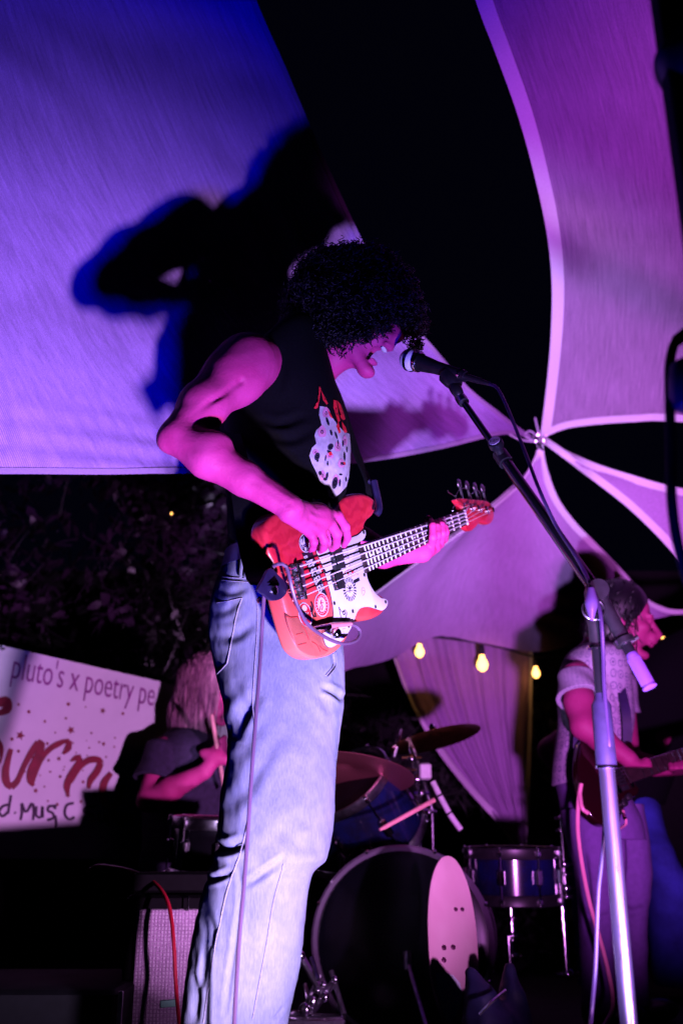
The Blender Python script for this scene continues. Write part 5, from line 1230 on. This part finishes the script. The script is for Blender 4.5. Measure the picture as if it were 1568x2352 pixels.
# gig bag in front
v = Vol(D(1020, 2352, 2.72)-np.array([.03, .15, .2]), D(1215, 2180, 2.72)+np.array([.05, .25, .12]), .006)
v.chain([D(1078, 2232, 2.72), D(1104, 2300, 2.70), D(1128, 2390, 2.68)], [.014, .038, .066], .02); v.chain([D(1168, 2225, 2.76), D(1176, 2290, 2.75), D(1180, 2380, 2.74)], [.014, .032, .045], .02); v.cone(D(1105, 2350, 2.7), D(1180, 2370, 2.72), .045, .05, .03)
gb = thing('gig_bag', 'crumpled dark blue gig bag in front of the skateboard deck', 'bag', D(1110, 2352, 2.7)); v.build('bag_body', plain('navy_nylon', (.010, .010, .045), .5, 0, .3, 30, .4), gb, 1, lambda V: V+.006*np.stack([fnoise(V, 30, 1), fnoise(V, 30, 2), fnoise(V, 30, 3)], 1))
b = MB(); b.tube(PL([(1100, 2330, 2.6), (1130, 2300, 2.6), (1160, 2275, 2.64)]), .004, 6, 12); b.build('zip', MAT['chrome_dull'], gb)

# ================================================================ amplifier on the left
ap = thing('speaker_cabinet', 'speaker cabinet with woven silver grille and a strip of green tape', 'speaker', D(383, 2500, 2.75)); c0 = D(316, 2088, 2.7); c1_ = D(470, 2088, 2.7)
gx0 = c0[0]; zt = c0[2]; W_ = .335; zb_ = .03
gm, nt_, bb_ = newmat('woven_grille'); ck = tex(nt_, 'Checker', 150); n1 = tex(nt_, 'Voronoi', 170); nt_.links.new(ramp(nt_, n1.outputs['Distance'], [(.2, (.6, .4, .62)), (.55, (.9, .78, .9))]), bb_.inputs['Base Color']); bb_.inputs['Roughness'].default_value = .6; bump(nt_, bb_, n1.outputs['Distance'], .6, .002)
b = MB(); b.bbox((gx0+W_/2-.012, 2.89, (zt+zb_)/2+.008), (W_+.04, .36, zt-zb_+.05), None, .008); b.build('cabinet_box', MAT['black'], ap)
b = MB(); b.bbox((gx0+W_/2, 2.705, (zt+zb_)/2), (W_, .012, zt-zb_), None, .003); b.build('grille_cloth', gm, ap)
wv = MB(); pitch_ = .0085
for k in range(int(W_/pitch_)): wv.box((gx0+.004+k*pitch_, 2.6985, (zt+zb_)/2), (.0022, .002, zt-zb_-.004))
for k in range(int((zt-zb_)/pitch_)): wv.box((gx0+W_/2, 2.698, zb_+.004+k*pitch_), (W_-.004, .002, .0022))
o = wv.build('grille_weave', plain('grille_thread', (.62, .42, .62), .6), ap, False); o['kind'] = 'stuff'
b = MB(); t0 = D(386, 2306, 2.69); b.bbox((t0[0], 2.6955, t0[2]), (.038, .003, .0165), np.array([[math.cos(.08), 0, -math.sin(.08)], [0, 1, 0], [math.sin(.08), 0, math.cos(.08)]]), .0014); b.build('tape_strip', plain('green_tape', (.35, 1.0, .6), .5, 0, .05), ap)
ah = thing('amplifier_head', 'black amplifier head with a small handle on top of the cabinet', 'amplifier', (gx0+W_/2, 2.9, zt+.04)); b = MB(); b.bbox((gx0+W_/2-.01, 2.9, zt+.062), (W_+.03, .32, .05), None, .006); b.build('head_case', MAT['black'], ah)
b = MB(); q = D(437, 2075, 2.7); b.tube([q+np.array([-.004, .02, -.018]), q+np.array([-.004, -.01, -.016]), q+np.array([-.004, -.01, .014]), q+np.array([-.004, .02, .016])], .0022, 6); b.build('handle', MAT['chrome'], ah)
ab = thing('road_case', 'dark road case with a metal edge strip in the lower left corner', 'case', D(150, 2500, 2.6)); e0 = D(296, 2352, 2.5)
b = MB(); b.bbox((e0[0]-.36, 2.75, .10), (.66, .5, .20), None, .01); b.build('case_box', MAT['black'], ab); b = MB(); b.bbox((e0[0]-.02, 2.49, .10), (.010, .010, .20), None, .002); b.build('edge_strip', MAT['chrome_dull'], ab)
b = MB(); b.tube(PL([(203, 2003, 3.0), (215, 1992, 2.98), (240, 1989, 2.95), (300, 2000, 2.85), (350, 2024, 2.75), (380, 2060, 2.66), (393, 2105, 2.62), (400, 2180, 2.6), (404, 2260, 2.6), (410, 2330, 2.58), (418, 2400, 2.56)]), .0050, 8, 80)
tag(b.build('red_cable', plain('red_cable_jacket', (.80, .02, .06), .4, 0, .1, 30, 0)), 'red cable arching over the speaker cabinet on the left', 'cable')

# ================================================================ people behind
def head_small(v, C, R, S, HPx): head_sdf(v, HPx, R, S, False)
def basis(yaw, pit, roll=0):
    f = np.array([math.cos(yaw)*math.cos(pit), math.sin(yaw)*math.cos(pit), math.sin(pit)]); l = np.cross([0, 0, 1], f); l /= np.linalg.norm(l); u = np.cross(f, l)
    l2 = l*math.cos(roll)+u*math.sin(roll); u = np.cross(f, l2); return np.stack([f, l2, u], 1)
def fist(v, wrist, c, along, S=1.0):
    """closed hand: palm and four curled fingers plus thumb around an object running along 'along'"""
    al = np.asarray(along, float); al /= np.linalg.norm(al); d = c-wrist; d /= np.linalg.norm(d); nz = np.cross(d, al); nz /= np.linalg.norm(nz)
    v.cone(wrist, c, .024*S, .026*S, .012); v.ell(c, np.array([.034, .026, .034])*S, np.stack([al, nz, d], 1), .012)
    for k in range(4):
        o = al*(.030-.020*k)*S; p = c+o+d*.028*S
        v.chain([p+nz*.012*S, p+d*.016*S-nz*.004*S, p+d*.006*S-nz*.022*S, p-d*.014*S-nz*.024*S], [.0105*S, .0105*S, .0098*S, .009*S], .003)
    v.chain([c-d*.01*S+al*.03*S, c+d*.012*S+al*.044*S-nz*.012*S, c+d*.024*S+al*.03*S-nz*.03*S], [.013*S, .0115*S, .010*S], .006)

# ---- guitarist
GY = 3.45
gp = thing('person', 'person in a pale patterned shirt and purple trousers playing the dark guitar', 'person', (float(P(1400, 2330, GY)[0]), GY, 0))
HRg = basis(math.radians(-14), math.radians(-14)); SG = 1.0; HCg = np.zeros(3)
def HPg(x, y, z): return HCg+HRg@np.array([x, y, z])*SG
HCg = P(1434, 1424, GY)
v = Vol((.50, 3.0, .75), (1.45, 3.95, 1.62), .0058)
head_sdf(v, HPg, HRg, SG, False)
nbg = P(1372, 1508, GY+.02); v.cone(HPg(-.03, 0, -.04), nbg, .052, .06, .02); v.chain([nbg, P(1368, 1600, GY+.02), P(1362, 1800, GY+.02)], [.07, .09, .10], .03)
rsg = P(1322, 1560, GY-.15); reg = P(1340, 1668, GY-.24); wrg = P(1442, 1742, GY-.27); hg = P(1474, 1778, GY-.25)
v.cone(nbg, rsg, .05, .05, .03); v.chain([rsg, P(1330, 1615, GY-.2), reg], [.052, .048, .042], .02); v.chain([reg, reg*.6+wrg*.4, wrg], [.041, .040, .026], .015)
nd = np.array([1, .15, .12]); fist(v, wrg, hg, nd, 1.0)
lsg = P(1420, 1560, GY+.17); leg_ = P(1442, 1745, GY+.2); lwg = P(1560, 1775, GY+.0); v.cone(nbg, lsg, .05, .05, .03); v.chain([lsg, leg_, lwg], [.05, .042, .028], .02)
fist(v, lwg, P(1560, 1765, GY-.14), nd, .95)
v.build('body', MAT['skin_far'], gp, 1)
for s_ in (-1, 1): b = MB(); b.ball(HPg(.082, s_*.031, .004), .0095, 10); b.build('eye', eyem, gp)
sh, nt_, bb_ = newmat('patterned_shirt'); v1 = tex(nt_, 'Voronoi', 15, vec='UV', stretch=(1.9, 1, 1), Randomness=.25); v2 = tex(nt_, 'Voronoi', 32, vec='UV', stretch=(1.9, 1, 1), Randomness=.5)
ring = ramp(nt_, v1.outputs['Distance'], [(.10, (.05, .03, .13)), (.16, (.36, .29, .42)), (.28, (.36, .29, .42)), (.34, (.07, .05, .16)), (.42, (.36, .29, .42))]); dots = ramp(nt_, v2.outputs['Distance'], [(.14, (.35, .3, .55)), (.24, (1, 1, 1))])
mm = nt_.nodes.new('ShaderNodeMix'); mm.data_type = 'RGBA'; mm.blend_type = 'MULTIPLY'; mm.inputs[0].default_value = .85; nt_.links.new(ring, mm.inputs[6]); nt_.links.new(dots, mm.inputs[7]); nt_.links.new(mm.outputs[2], bb_.inputs['Base Color']); bb_.inputs['Roughness'].default_value = .85
rows = [(1478, 1350, 1395, GY, .07), (1490, 1318, 1410, GY, .12), (1508, 1298, 1425, GY, .17), (1540, 1285, 1436, GY, .185), (1590, 1281, 1444, GY, .17), (1650, 1281, 1449, GY, .155), (1720, 1274, 1442, GY, .15), (1790, 1268, 1432, GY, .155), (1803, 1270, 1428, GY, .155)]
G = loft(rows, 90, 90, 2.2); N_ = normals(G); G = G+N_*(.007*fnoise(G.reshape(-1, 3)*[1, 1, .6], 12, 6).reshape(G.shape[:2]))[..., None]
G = crease(G, N_, [([(1322, 1630), (1335, 1700), (1355, 1780)], 6, .012), ([(1380, 1520), (1410, 1590), (1430, 1650)], 6, .008), ([(1300, 1510), (1290, 1550), (1284, 1600)], 6, .006), ([(1300, 1740), (1320, 1700), (1330, 1660)], 8, .006)])
Gc = cap_grid(G); b = MB(); f0 = Gc; n_ = f0.shape[1]
Gw = np.concatenate([f0, f0[:, :1]], 1); b.grid(Gw); shirt = b.build('shirt', sh, gp, True, 180)
# sleeve
def sleeve(a, c, ra, rc, mat, parent, name='sleeve', y=None):
    a = np.asarray(a); c = np.asarray(c); d = c-a; L = np.linalg.norm(d); d /= L; x = np.cross(d, [0, 1, 0]); x /= np.linalg.norm(x); y = np.cross(d, x); G = []
    for t in np.linspace(-.25, 1, 24):
        r = ra+(rc-ra)*max(t, 0); r *= math.sqrt(max(0.02, 1-(min(t, 0)/.25)**2)) if t < 0 else 1
        G.append([a+d*L*t+(x*math.cos(q)+y*math.sin(q))*r*(1+.05*math.sin(3*q+5*t)) for q in np.linspace(0, 2*PI, 37)])
    for r in (.96, .8): G.append([a*.02+c*.98+(x*math.cos(q)+y*math.sin(q))*rc*r*(1+.05*math.sin(3*q+5)) for q in np.linspace(0, 2*PI, 37)])
    b = MB(); b.grid(np.array(G)); return b.build(name, mat, parent, True, 180)
sleeve(rsg, P(1330, 1608, GY-.2), .062, .072, sh, gp); sleeve(lsg, P(1432, 1640, GY+.18), .058, .060, sh, gp)
TRM = plain('purple_trousers', (.13, .06, .24), .85, 0, .12, 60, .3)
rowsL = [(1795, 1276, 1425, GY, .15), (1830, 1284, 1440, GY, .155), (1880, 1292, 1466, GY, .155), (1930, 1303, 1478, GY, .14)]
b = MB(); G = loft(rowsL, 80, 40, 2.2); b.grid(cap_grid(G), False, True)
for rr, cr in (([(1860, 1290, 1400, GY-.04, .11), (1920, 1300, 1402, GY-.06, .11), (2000, 1318, 1410, GY-.08, .10), (2080, 1328, 1412, GY-.08, .098), (2200, 1333, 1412, GY-.06, .095), (2322, 1338, 1408, GY-.05, .09)], [([(1340, 1960), (1350, 2050), (1352, 2150)], 7, .008), ([(1335, 2090), (1365, 2110), (1400, 2100)], 7, .006)]),
               ([(1850, 1390, 1472, GY+.06, .11), (1920, 1394, 1484, GY+.06, .11), (1990, 1398, 1492, GY+.04, .10), (2050, 1404, 1490, GY+.04, .10), (2100, 1408, 1483, GY+.05, .095), (2200, 1410, 1484, GY+.06, .095), (2305, 1412, 1484, GY+.08, .09)], [([(1425, 1900), (1430, 1980), (1422, 2060)], 6, .012), ([(1420, 2080), (1450, 2095), (1480, 2085)], 8, .008)])):
    G = loft(rr, 70, 140, 2.2); N_ = normals(G); G = G+N_*(.006*fnoise(G.reshape(-1, 3)*[1, 1, .7], 14, 4).reshape(G.shape[:2]))[..., None]; G = crease(G, N_, cr); b.grid(cap_grid(G), False, True)
b.build('trousers', TRM, gp, True, 180)
for x, dy in ((1378, -.06), (1455, .08)):
    b = MB(); c = P(x, 2325, GY+dy); c[2] = .04; b.ball(c, (.06, .05, .05), 12); b.ball(c+np.array([.07, -.02, -.005]), (.07, .045, .035), 12); b.build('shoe', MAT['blackplastic'], gp)
# hair: shoulder-length dark waves
b = MB(); rnd = np.random.RandomState(9)
def strands(b, root_fn, n, end_fn, r, wav, sides=4):
    for _ in range(n):
        a = root_fn(); e = end_fn(a); m = 9; ph = rnd.uniform(0, 6); pts = []
        for t in np.linspace(0, 1, m):
            q = a*(1-t)+e*t+np.array([math.sin(ph+t*7)*wav, math.cos(ph+t*6)*wav, math.sin(PI*t)*.012]); pts.append(q)
        b.tube(pts, np.linspace(r, r*.5, m), sides, cap=False)
vv = Vol(HCg-.22, HCg+.22, .008); vv.ell(HPg(-.03, 0, .045), (.105, .095, .10), HRg, .02); vv.ell(HPg(-.06, 0, -.03), (.07, .085, .11), HRg, .03); vv.ell(HPg(-.03, -.05, -.02), (.05, .035, .09), HRg, .02); vv.ell(HPg(.10, 0, -.04), (.06, .1, .13), HRg, .01, True)
hv2, hf2 = vv.mesh(1); b.add(hv2, hf2.tolist())
hvb = hv2[((hv2-HCg)@HRg[:, 0] < .015)]
strands(b, lambda: hvb[rnd.randint(len(hvb))].copy(), 420, lambda a: a+np.array([rnd.uniform(-.01, .04), rnd.uniform(-.02, .02), -rnd.uniform(.05, .13)]), .0028, .010)
b.build('hair', MAT['haircurl'], gp, True, 180)
b = MB(); b.ball(HPg(-.002, -.082, -.045), (.006, .004, .008), 8); b.build('earring', MAT['brass'], gp)

# ---- his guitar
eg = thing('electric_guitar', 'dark double-horned electric guitar with chrome pickups held by the guitarist', 'electric guitar', P(1385, 1880, GY-.24))
go = P(1385, 1800, GY-.26); gxa = P(1568, 1738, GY-.10)-P(1420, 1788, GY-.22); gxa /= np.linalg.norm(gxa); gm_ = np.array([.12, -1, .18]); gm_ -= gxa*(gm_@gxa); gm_ /= np.linalg.norm(gm_); gya = np.cross(gm_, gxa); gya = gya if gya[2] < 0 else -gya
def GL(px, py, off=0): q = on_plane(px, py, go, gm_, off)-go; return (float(q@gxa), float(q@gya))
def GP(px, py, off=0): return on_plane(px, py, go, gm_, off)
go_ol = [GL(*q) for q in [(1345,1692),(1362,1690),(1372,1702),(1385,1722),(1400,1728),(1420,1712),(1440,1700),(1452,1706),(1456,1722),(1446,1742),(1436,1760),(1440,1786),(1458,1800),(1468,1812),(1462,1826),(1440,1830),(1436,1850),(1424,1876),(1402,1892),(1376,1890),(1352,1868),(1336,1830),(1327,1780),(1328,1735),(1334,1704)]]
DG, nt_, bb_ = newmat('dark_red_lacquer'); n1 = tex(nt_, 'Noise', 6, Detail=3.0); nt_.links.new(ramp(nt_, n1.outputs[0], [(.3, (.012, .002, .004)), (.75, (.014, .0015, .003))]), bb_.inputs['Base Color']); bb_.inputs['Roughness'].default_value = .12; bb_.inputs['Coat Weight'].default_value = .5
b = MB(); b.slab(smooth_closed(go_ol, 130), go, gxa, gya, gm_, -.038, 0, .008, 3); b.build('guitar_body', DG, eg, True, 50)
def gbox(name, px, py, w, h, z0, z1, mat, rot=0, bev=.001):
    s, t = GL(px, py, z0); c, s_ = math.cos(rot), math.sin(rot); q = [(s+c*x-s_*y, t+s_*x+c*y) for x, y in ((-w/2, -h/2), (w/2, -h/2), (w/2, h/2), (-w/2, h/2))]
    b = MB(); b.slab(q, go, gxa, gya, gm_, z0, z1, bev, 2); return b.build(name, mat, eg)
gbox('bridge', 1407, 1798, .014, .075, 0, .012, MAT['chrome']); gbox('stop_bar', 1397, 1806, .009, .085, 0, .010, MAT['chrome_dull']); gbox('pickup', 1424, 1792, .03, .068, 0, .006, MAT['blackplastic']); gbox('pickup', 1440, 1786, .012, .068, 0, .007, MAT['chrome'])
for (x, y) in ((1404,1766),(1406,1780),(1408,1794),(1411,1808),(1414,1822),(1417,1834)): b = MB(); b.ball(GP(x, y, .013), .0048, 8); b.build('bridge_saddle', MAT['chrome'], eg)
for (x, y) in ((1416,1862),(1430,1846),(1400,1872),(1440,1832)): b = MB(); b.lathe(GP(x, y, 0), gm_, [(.012, 0), (.011, .012), (.008, .014), (.001, .014)], 14); b.build('knob', MAT['blackplastic'], eg)
b = MB(); b.cyl(GP(1428, 1860, .01), GP(1434, 1880, .03), .006, sides=10); b.build('cable_jack', MAT['chrome'], eg)
q0 = GL(1436, 1784)[0]; b = MB(); b.slab([(q0, -.026), (q0+.75, -.021), (q0+.75, .021), (q0, .026)], go+gya*0, gxa, gya, gm_, .001, .02, .003, 2); nk = b.build('neck', FBM, eg, True, 40)
for k in range(1, 17):
    s = q0+.02+.62*(1-2**(-k/12.))/1.0; b = MB(); b.cyl(go+gxa*s-gya*.023+gm_*.0205, go+gxa*s+gya*.023+gm_*.0205, .0014, sides=5); b.build('fret', MAT['chrome'], eg)
for k in range(6):
    b = MB(); t = -.018+.0072*k; b.tube([go+gxa*(GL(1408, 1800)[0])+gya*t*1.5+gm_*.016, go+gxa*(q0+.74)+gya*t+gm_*.024], .0007, 4); b.build('string', MAT['chrome'], eg)
b = MB(); ribbon(b, [GP(1352, 1870, -.02), P(1335, 1800, GY-.17), P(1326, 1700, GY-.19), P(1345, 1560, GY-.1), P(1385, 1500, GY+.02), P(1412, 1540, GY-.1), P(1436, 1630, GY-.18), GP(1440, 1705, -.01)], .03, lambda t: (0, -1, .2), .002, 60)
tag(b.build('guitar_strap', plain('dark_blue_strap', (.02, .01, .06), .6)), 'narrow dark strap across the guitarist\'s patterned shirt', 'strap')
b = MB(); b.tube([GP(1430, 1862, .02)]+PL([(1437, 1890, GY-.3), (1420, 1905, GY-.24)]), .004, 6, 12)
b.tube([GP(1350, 1868, .004), GP(1336, 1855, .006), P(1331, 1820, GY-.30), P(1334, 1800, GY-.30)], .006, 8, 20)
cp = PL([(1334, 1800, GY-.30), (1328, 1840, GY-.30), (1326, 1900, GY-.30), (1332, 1960, GY-.31), (1342, 2020, GY-.32), (1355, 2080, GY-.33), (1372, 2140, GY-.34), (1386, 2190, GY-.34), (1400, 2250, GY-.34), (1406, 2290, GY-.34), (1404, 2320, GY-.36), (1392, 2345, GY-.40), (1380, 2365, GY-.44)])
b.tube(cp, .0062, 8, 70); tag(b.build('pink_cable', plain('pink_cable_jacket', (.80, .30, .42), .35, 0, .05, 30, 0)), 'thick pale pink cable hanging from the dark guitar to the floor', 'cable')

# ---- person behind the guitarist
bp = thing('person', 'person half hidden behind the guitarist, bare elbow out, in wide dark blue jeans', 'person', (float(P(1440, 2250, 4.2)[0]), 4.2, 0))
v = Vol((.55, 3.8, .72), (1.75, 4.55, 1.7), .010); Q = lambda x, y, dy=0: P(x, y, 4.15+dy)
HRb = basis(math.radians(-60), math.radians(-5)); HCb = Q(1690, 1330); HPb = lambda x, y, z: HCb+HRb@np.array([x, y, z])
head_sdf(v, HPb, HRb, 1.0, False)
v.chain([HPb(-.02, 0, -.06), Q(1590, 1540), Q(1500, 1700), Q(1440, 1850)], [.05, .09, .09, .1], .04); v.chain([Q(1420, 1600, -.02), Q(1262, 1722, -.08)], [.055, .045], .02); v.chain([Q(1262, 1722, -.08), Q(1300, 1790, -.1), Q(1340, 1830, -.1)], [.044, .040, .03], .02)
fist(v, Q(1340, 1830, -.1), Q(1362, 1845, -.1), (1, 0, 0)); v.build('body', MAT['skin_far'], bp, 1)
rows = [(1430, 1590, 1760, 4.2, .12), (1480, 1500, 1720, 4.2, .17), (1560, 1410, 1660, 4.2, .18), (1650, 1380, 1620, 4.2, .15), (1750, 1370, 1560, 4.2, .15), (1850, 1360, 1520, 4.2, .16)]; b = MB(); b.grid(cap_grid(loft(rows, 50, 40, 2.2)), False, True)
b.grid(cap_grid(np.array([[(Q(1520, 1560)*(1-t)+Q(1295, 1700, -.06)*t)+np.array([.0+.055*math.sin(q)*.6, .07*math.cos(q), .065*math.sin(q)]) for q in np.linspace(0, 2*PI, 30, endpoint=False)] for t in np.linspace(0, 1, 14)])), False, True)
b.build('dark_top', MAT['tee'], bp, True, 180)
b = MB()
for rr in ([(1830, 1310, 1420, 4.2, .15), (1930, 1306, 1400, 4.15, .13), (2050, 1312, 1400, 4.15, .12), (2150, 1322, 1400, 4.15, .11), (2262, 1330, 1400, 4.15, .1)], [(1830, 1400, 1500, 4.2, .15), (1900, 1440, 1520, 4.1, .13), (1960, 1465, 1545, 4.0, .12), (2040, 1480, 1580, 4.0, .12), (2150, 1490, 1600, 4.05, .12), (2230, 1500, 1620, 4.05, .12), (2262, 1506, 1625, 4.05, .12)]):
    G = loft(rr, 60, 90, 2.2); N_ = normals(G); G = G+N_*(.010*fnoise(G.reshape(-1, 3), 10, 4).reshape(G.shape[:2]))[..., None]; b.grid(cap_grid(G), False, True)
b.build('wide_jeans', MAT['denim_dark'], bp, True, 180)
b = MB(); b.ball(HPb(-.02, 0, .04), (.11, .105, .11), 14); b.ball(HPb(-.05, 0, -.04), (.08, .09, .09), 12); b.build('hair', MAT['haircurl'], bp, True, 180)

# ---- drummer
DY = 3.95
dp = thing('person', 'long-haired drummer in a dark tee, seen in profile raising a drumstick', 'person', P(440, 2300, DY)*np.array([1, 1, 0]))
HRd = basis(math.radians(-10), math.radians(-12)); HCd = P(482, 1585, DY-.02); HPd = lambda x, y, z: HCd+HRd@np.array([x, y, z])*1.0
v = Vol((-1.0, 3.5, .40), (-.20, 4.35, 1.52), .0065); head_sdf(v, HPd, HRd, 1.0, False)
nbd = P(436, 1690, DY+.02); v.cone(HPd(-.03, 0, -.04), nbd, .05, .06, .02); v.chain([nbd, P(430, 1780, DY+.02), P(440, 2000, DY+.05)], [.08, .12, .13], .03)
rsd = P(378, 1728, DY-.14); red = P(342, 1838, DY-.20); wrd = P(470, 1772, DY-.28); hd = P(497, 1738, DY-.28)
v.cone(nbd, rsd, .05, .05, .03); v.chain([rsd, red], [.055, .042], .02); v.chain([red, red*.6+wrd*.4, wrd], [.042, .044, .028], .015); fist(v, wrd, hd, (-.1, .1, 1), 1.05)
v.chain([P(500, 1740, DY+.16), P(560, 1880, DY+.1), P(620, 1850, DY-.1)], [.05, .04, .028], .02)
v.build('body', MAT['skin'], dp, 1)
for s_ in (-1, 1): b = MB(); b.ball(HPd(.0845, s_*.031, .004), .0115, 10); b.build('eye', eyem, dp)
DT = plain('dim_violet_tee', (.035, .018, .06), .9, 0, .3, 60, .3)
rows = [(1672, 400, 470, DY, .08), (1690, 376, 500, DY, .15), (1715, 356, 520, DY, .19), (1750, 345, 535, DY, .20), (1810, 338, 545, DY, .18), (1880, 330, 550, DY, .17), (1960, 325, 555, DY+.02, .17), (2060, 322, 560, DY+.04, .18)]
G = loft(rows, 80, 90, 2.2); N_ = normals(G); G = G+N_*(.010*fnoise(G.reshape(-1, 3)*[1, 1, 1.4], 11, 7).reshape(G.shape[:2]))[..., None]; b = MB(); b.grid(cap_grid(G), False, True); b.build('shirt', DT, dp, True, 180)
sleeve(rsd+np.array([0, 0, .01]), red*.62+rsd*.38+np.array([.0, 0, -.0]), .070, .080, DT, dp)
hairm, nt_, bb_ = newmat('fair_long_hair'); n1 = tex(nt_, 'Noise', 30, stretch=(3, 3, .3), Detail=4.0); nt_.links.new(ramp(nt_, n1.outputs[0], [(.35, (.16, .03, .12)), (.7, (.72, .30, .46))]), bb_.inputs['Base Color']); bb_.inputs['Roughness'].default_value = .5
vv = Vol(HCd-.26, HCd+.2, .008); vv.ell(HPd(-.02, 0, .04), (.11, .09, .105), HRd, .02); vv.chain([HPd(-.05, 0, .02), HPd(-.06, 0, -.1), P(447, 1672, DY-.06)], [.085, .075, .03], .02); vv.ell(HPd(-.01, -.075, -.05), (.055, .02, .10), HRd, .02); vv.ell(HPd(.12, 0, -.05), (.075, .1, .13), HRd, .01, True)
hv3, hf3 = vv.mesh(1); b = MB(); b.add(hv3, hf3.tolist()); rnd = np.random.RandomState(3)
for _ in range(1300):
    a = hv3[rnd.randint(len(hv3))].copy(); a = a+(a-HCd)*.03; L = rnd.uniform(.08, .22); e = np.array([a[0]*.75+(HCd[0]-.05)*.25+rnd.uniform(-.012, .012), a[1]-.01, a[2]-L]); m = 8; ph = rnd.uniform(0, 6)
    if e[2] < HCd[2]-.27: e[2] = HCd[2]-rnd.uniform(.20, .28)
    if a[0] > HCd[0]+.05 and a[2] < HCd[2]+.05: continue
    b.tube([a*(1-t)+e*t+np.array([math.sin(ph+t*4)*.004, 0, .01*math.sin(PI*t)]) for t in np.linspace(0, 1, m)], np.linspace(.0022, .0010, m), 4, cap=False)
b.build('long_hair', hairm, dp, True, 180)
b = MB(); G = loft([(2040, 330, 560, DY, .18), (2120, 380, 620, DY-.1, .16), (2250, 400, 620, DY-.2, .14), (2330, 410, 560, DY-.2, .12)], 50, 40, 2.2); b.grid(cap_grid(G), False, True); b.build('trousers', MAT['black'], dp, True, 180)
b = MB(); s0, s1 = P(486, 1640, DY-.36), P(516, 1815, DY-.20); b.tube([s0, s0*.96+s1*.04, s0*.5+s1*.5, s1], [.005, .0075, .0075, .0075], 8); tag(b.build('drumstick', bpy.data.materials['drumstick_wood']), 'drumstick held upright in the drummer\'s fist', 'drumstick')
b = MB(); b.lathe((P(450, 2200, DY+.1)[0], DY+.1, 0), (0, 0, 1), [(.16, 0), (.16, .01), (.03, .03), (.03, .30), (.17, .32), (.18, .36), (.16, .40), (.02, .41)], 24); tag(b.build('drum_stool', MAT['blackplastic']), 'black round drum stool under the drummer', 'stool')
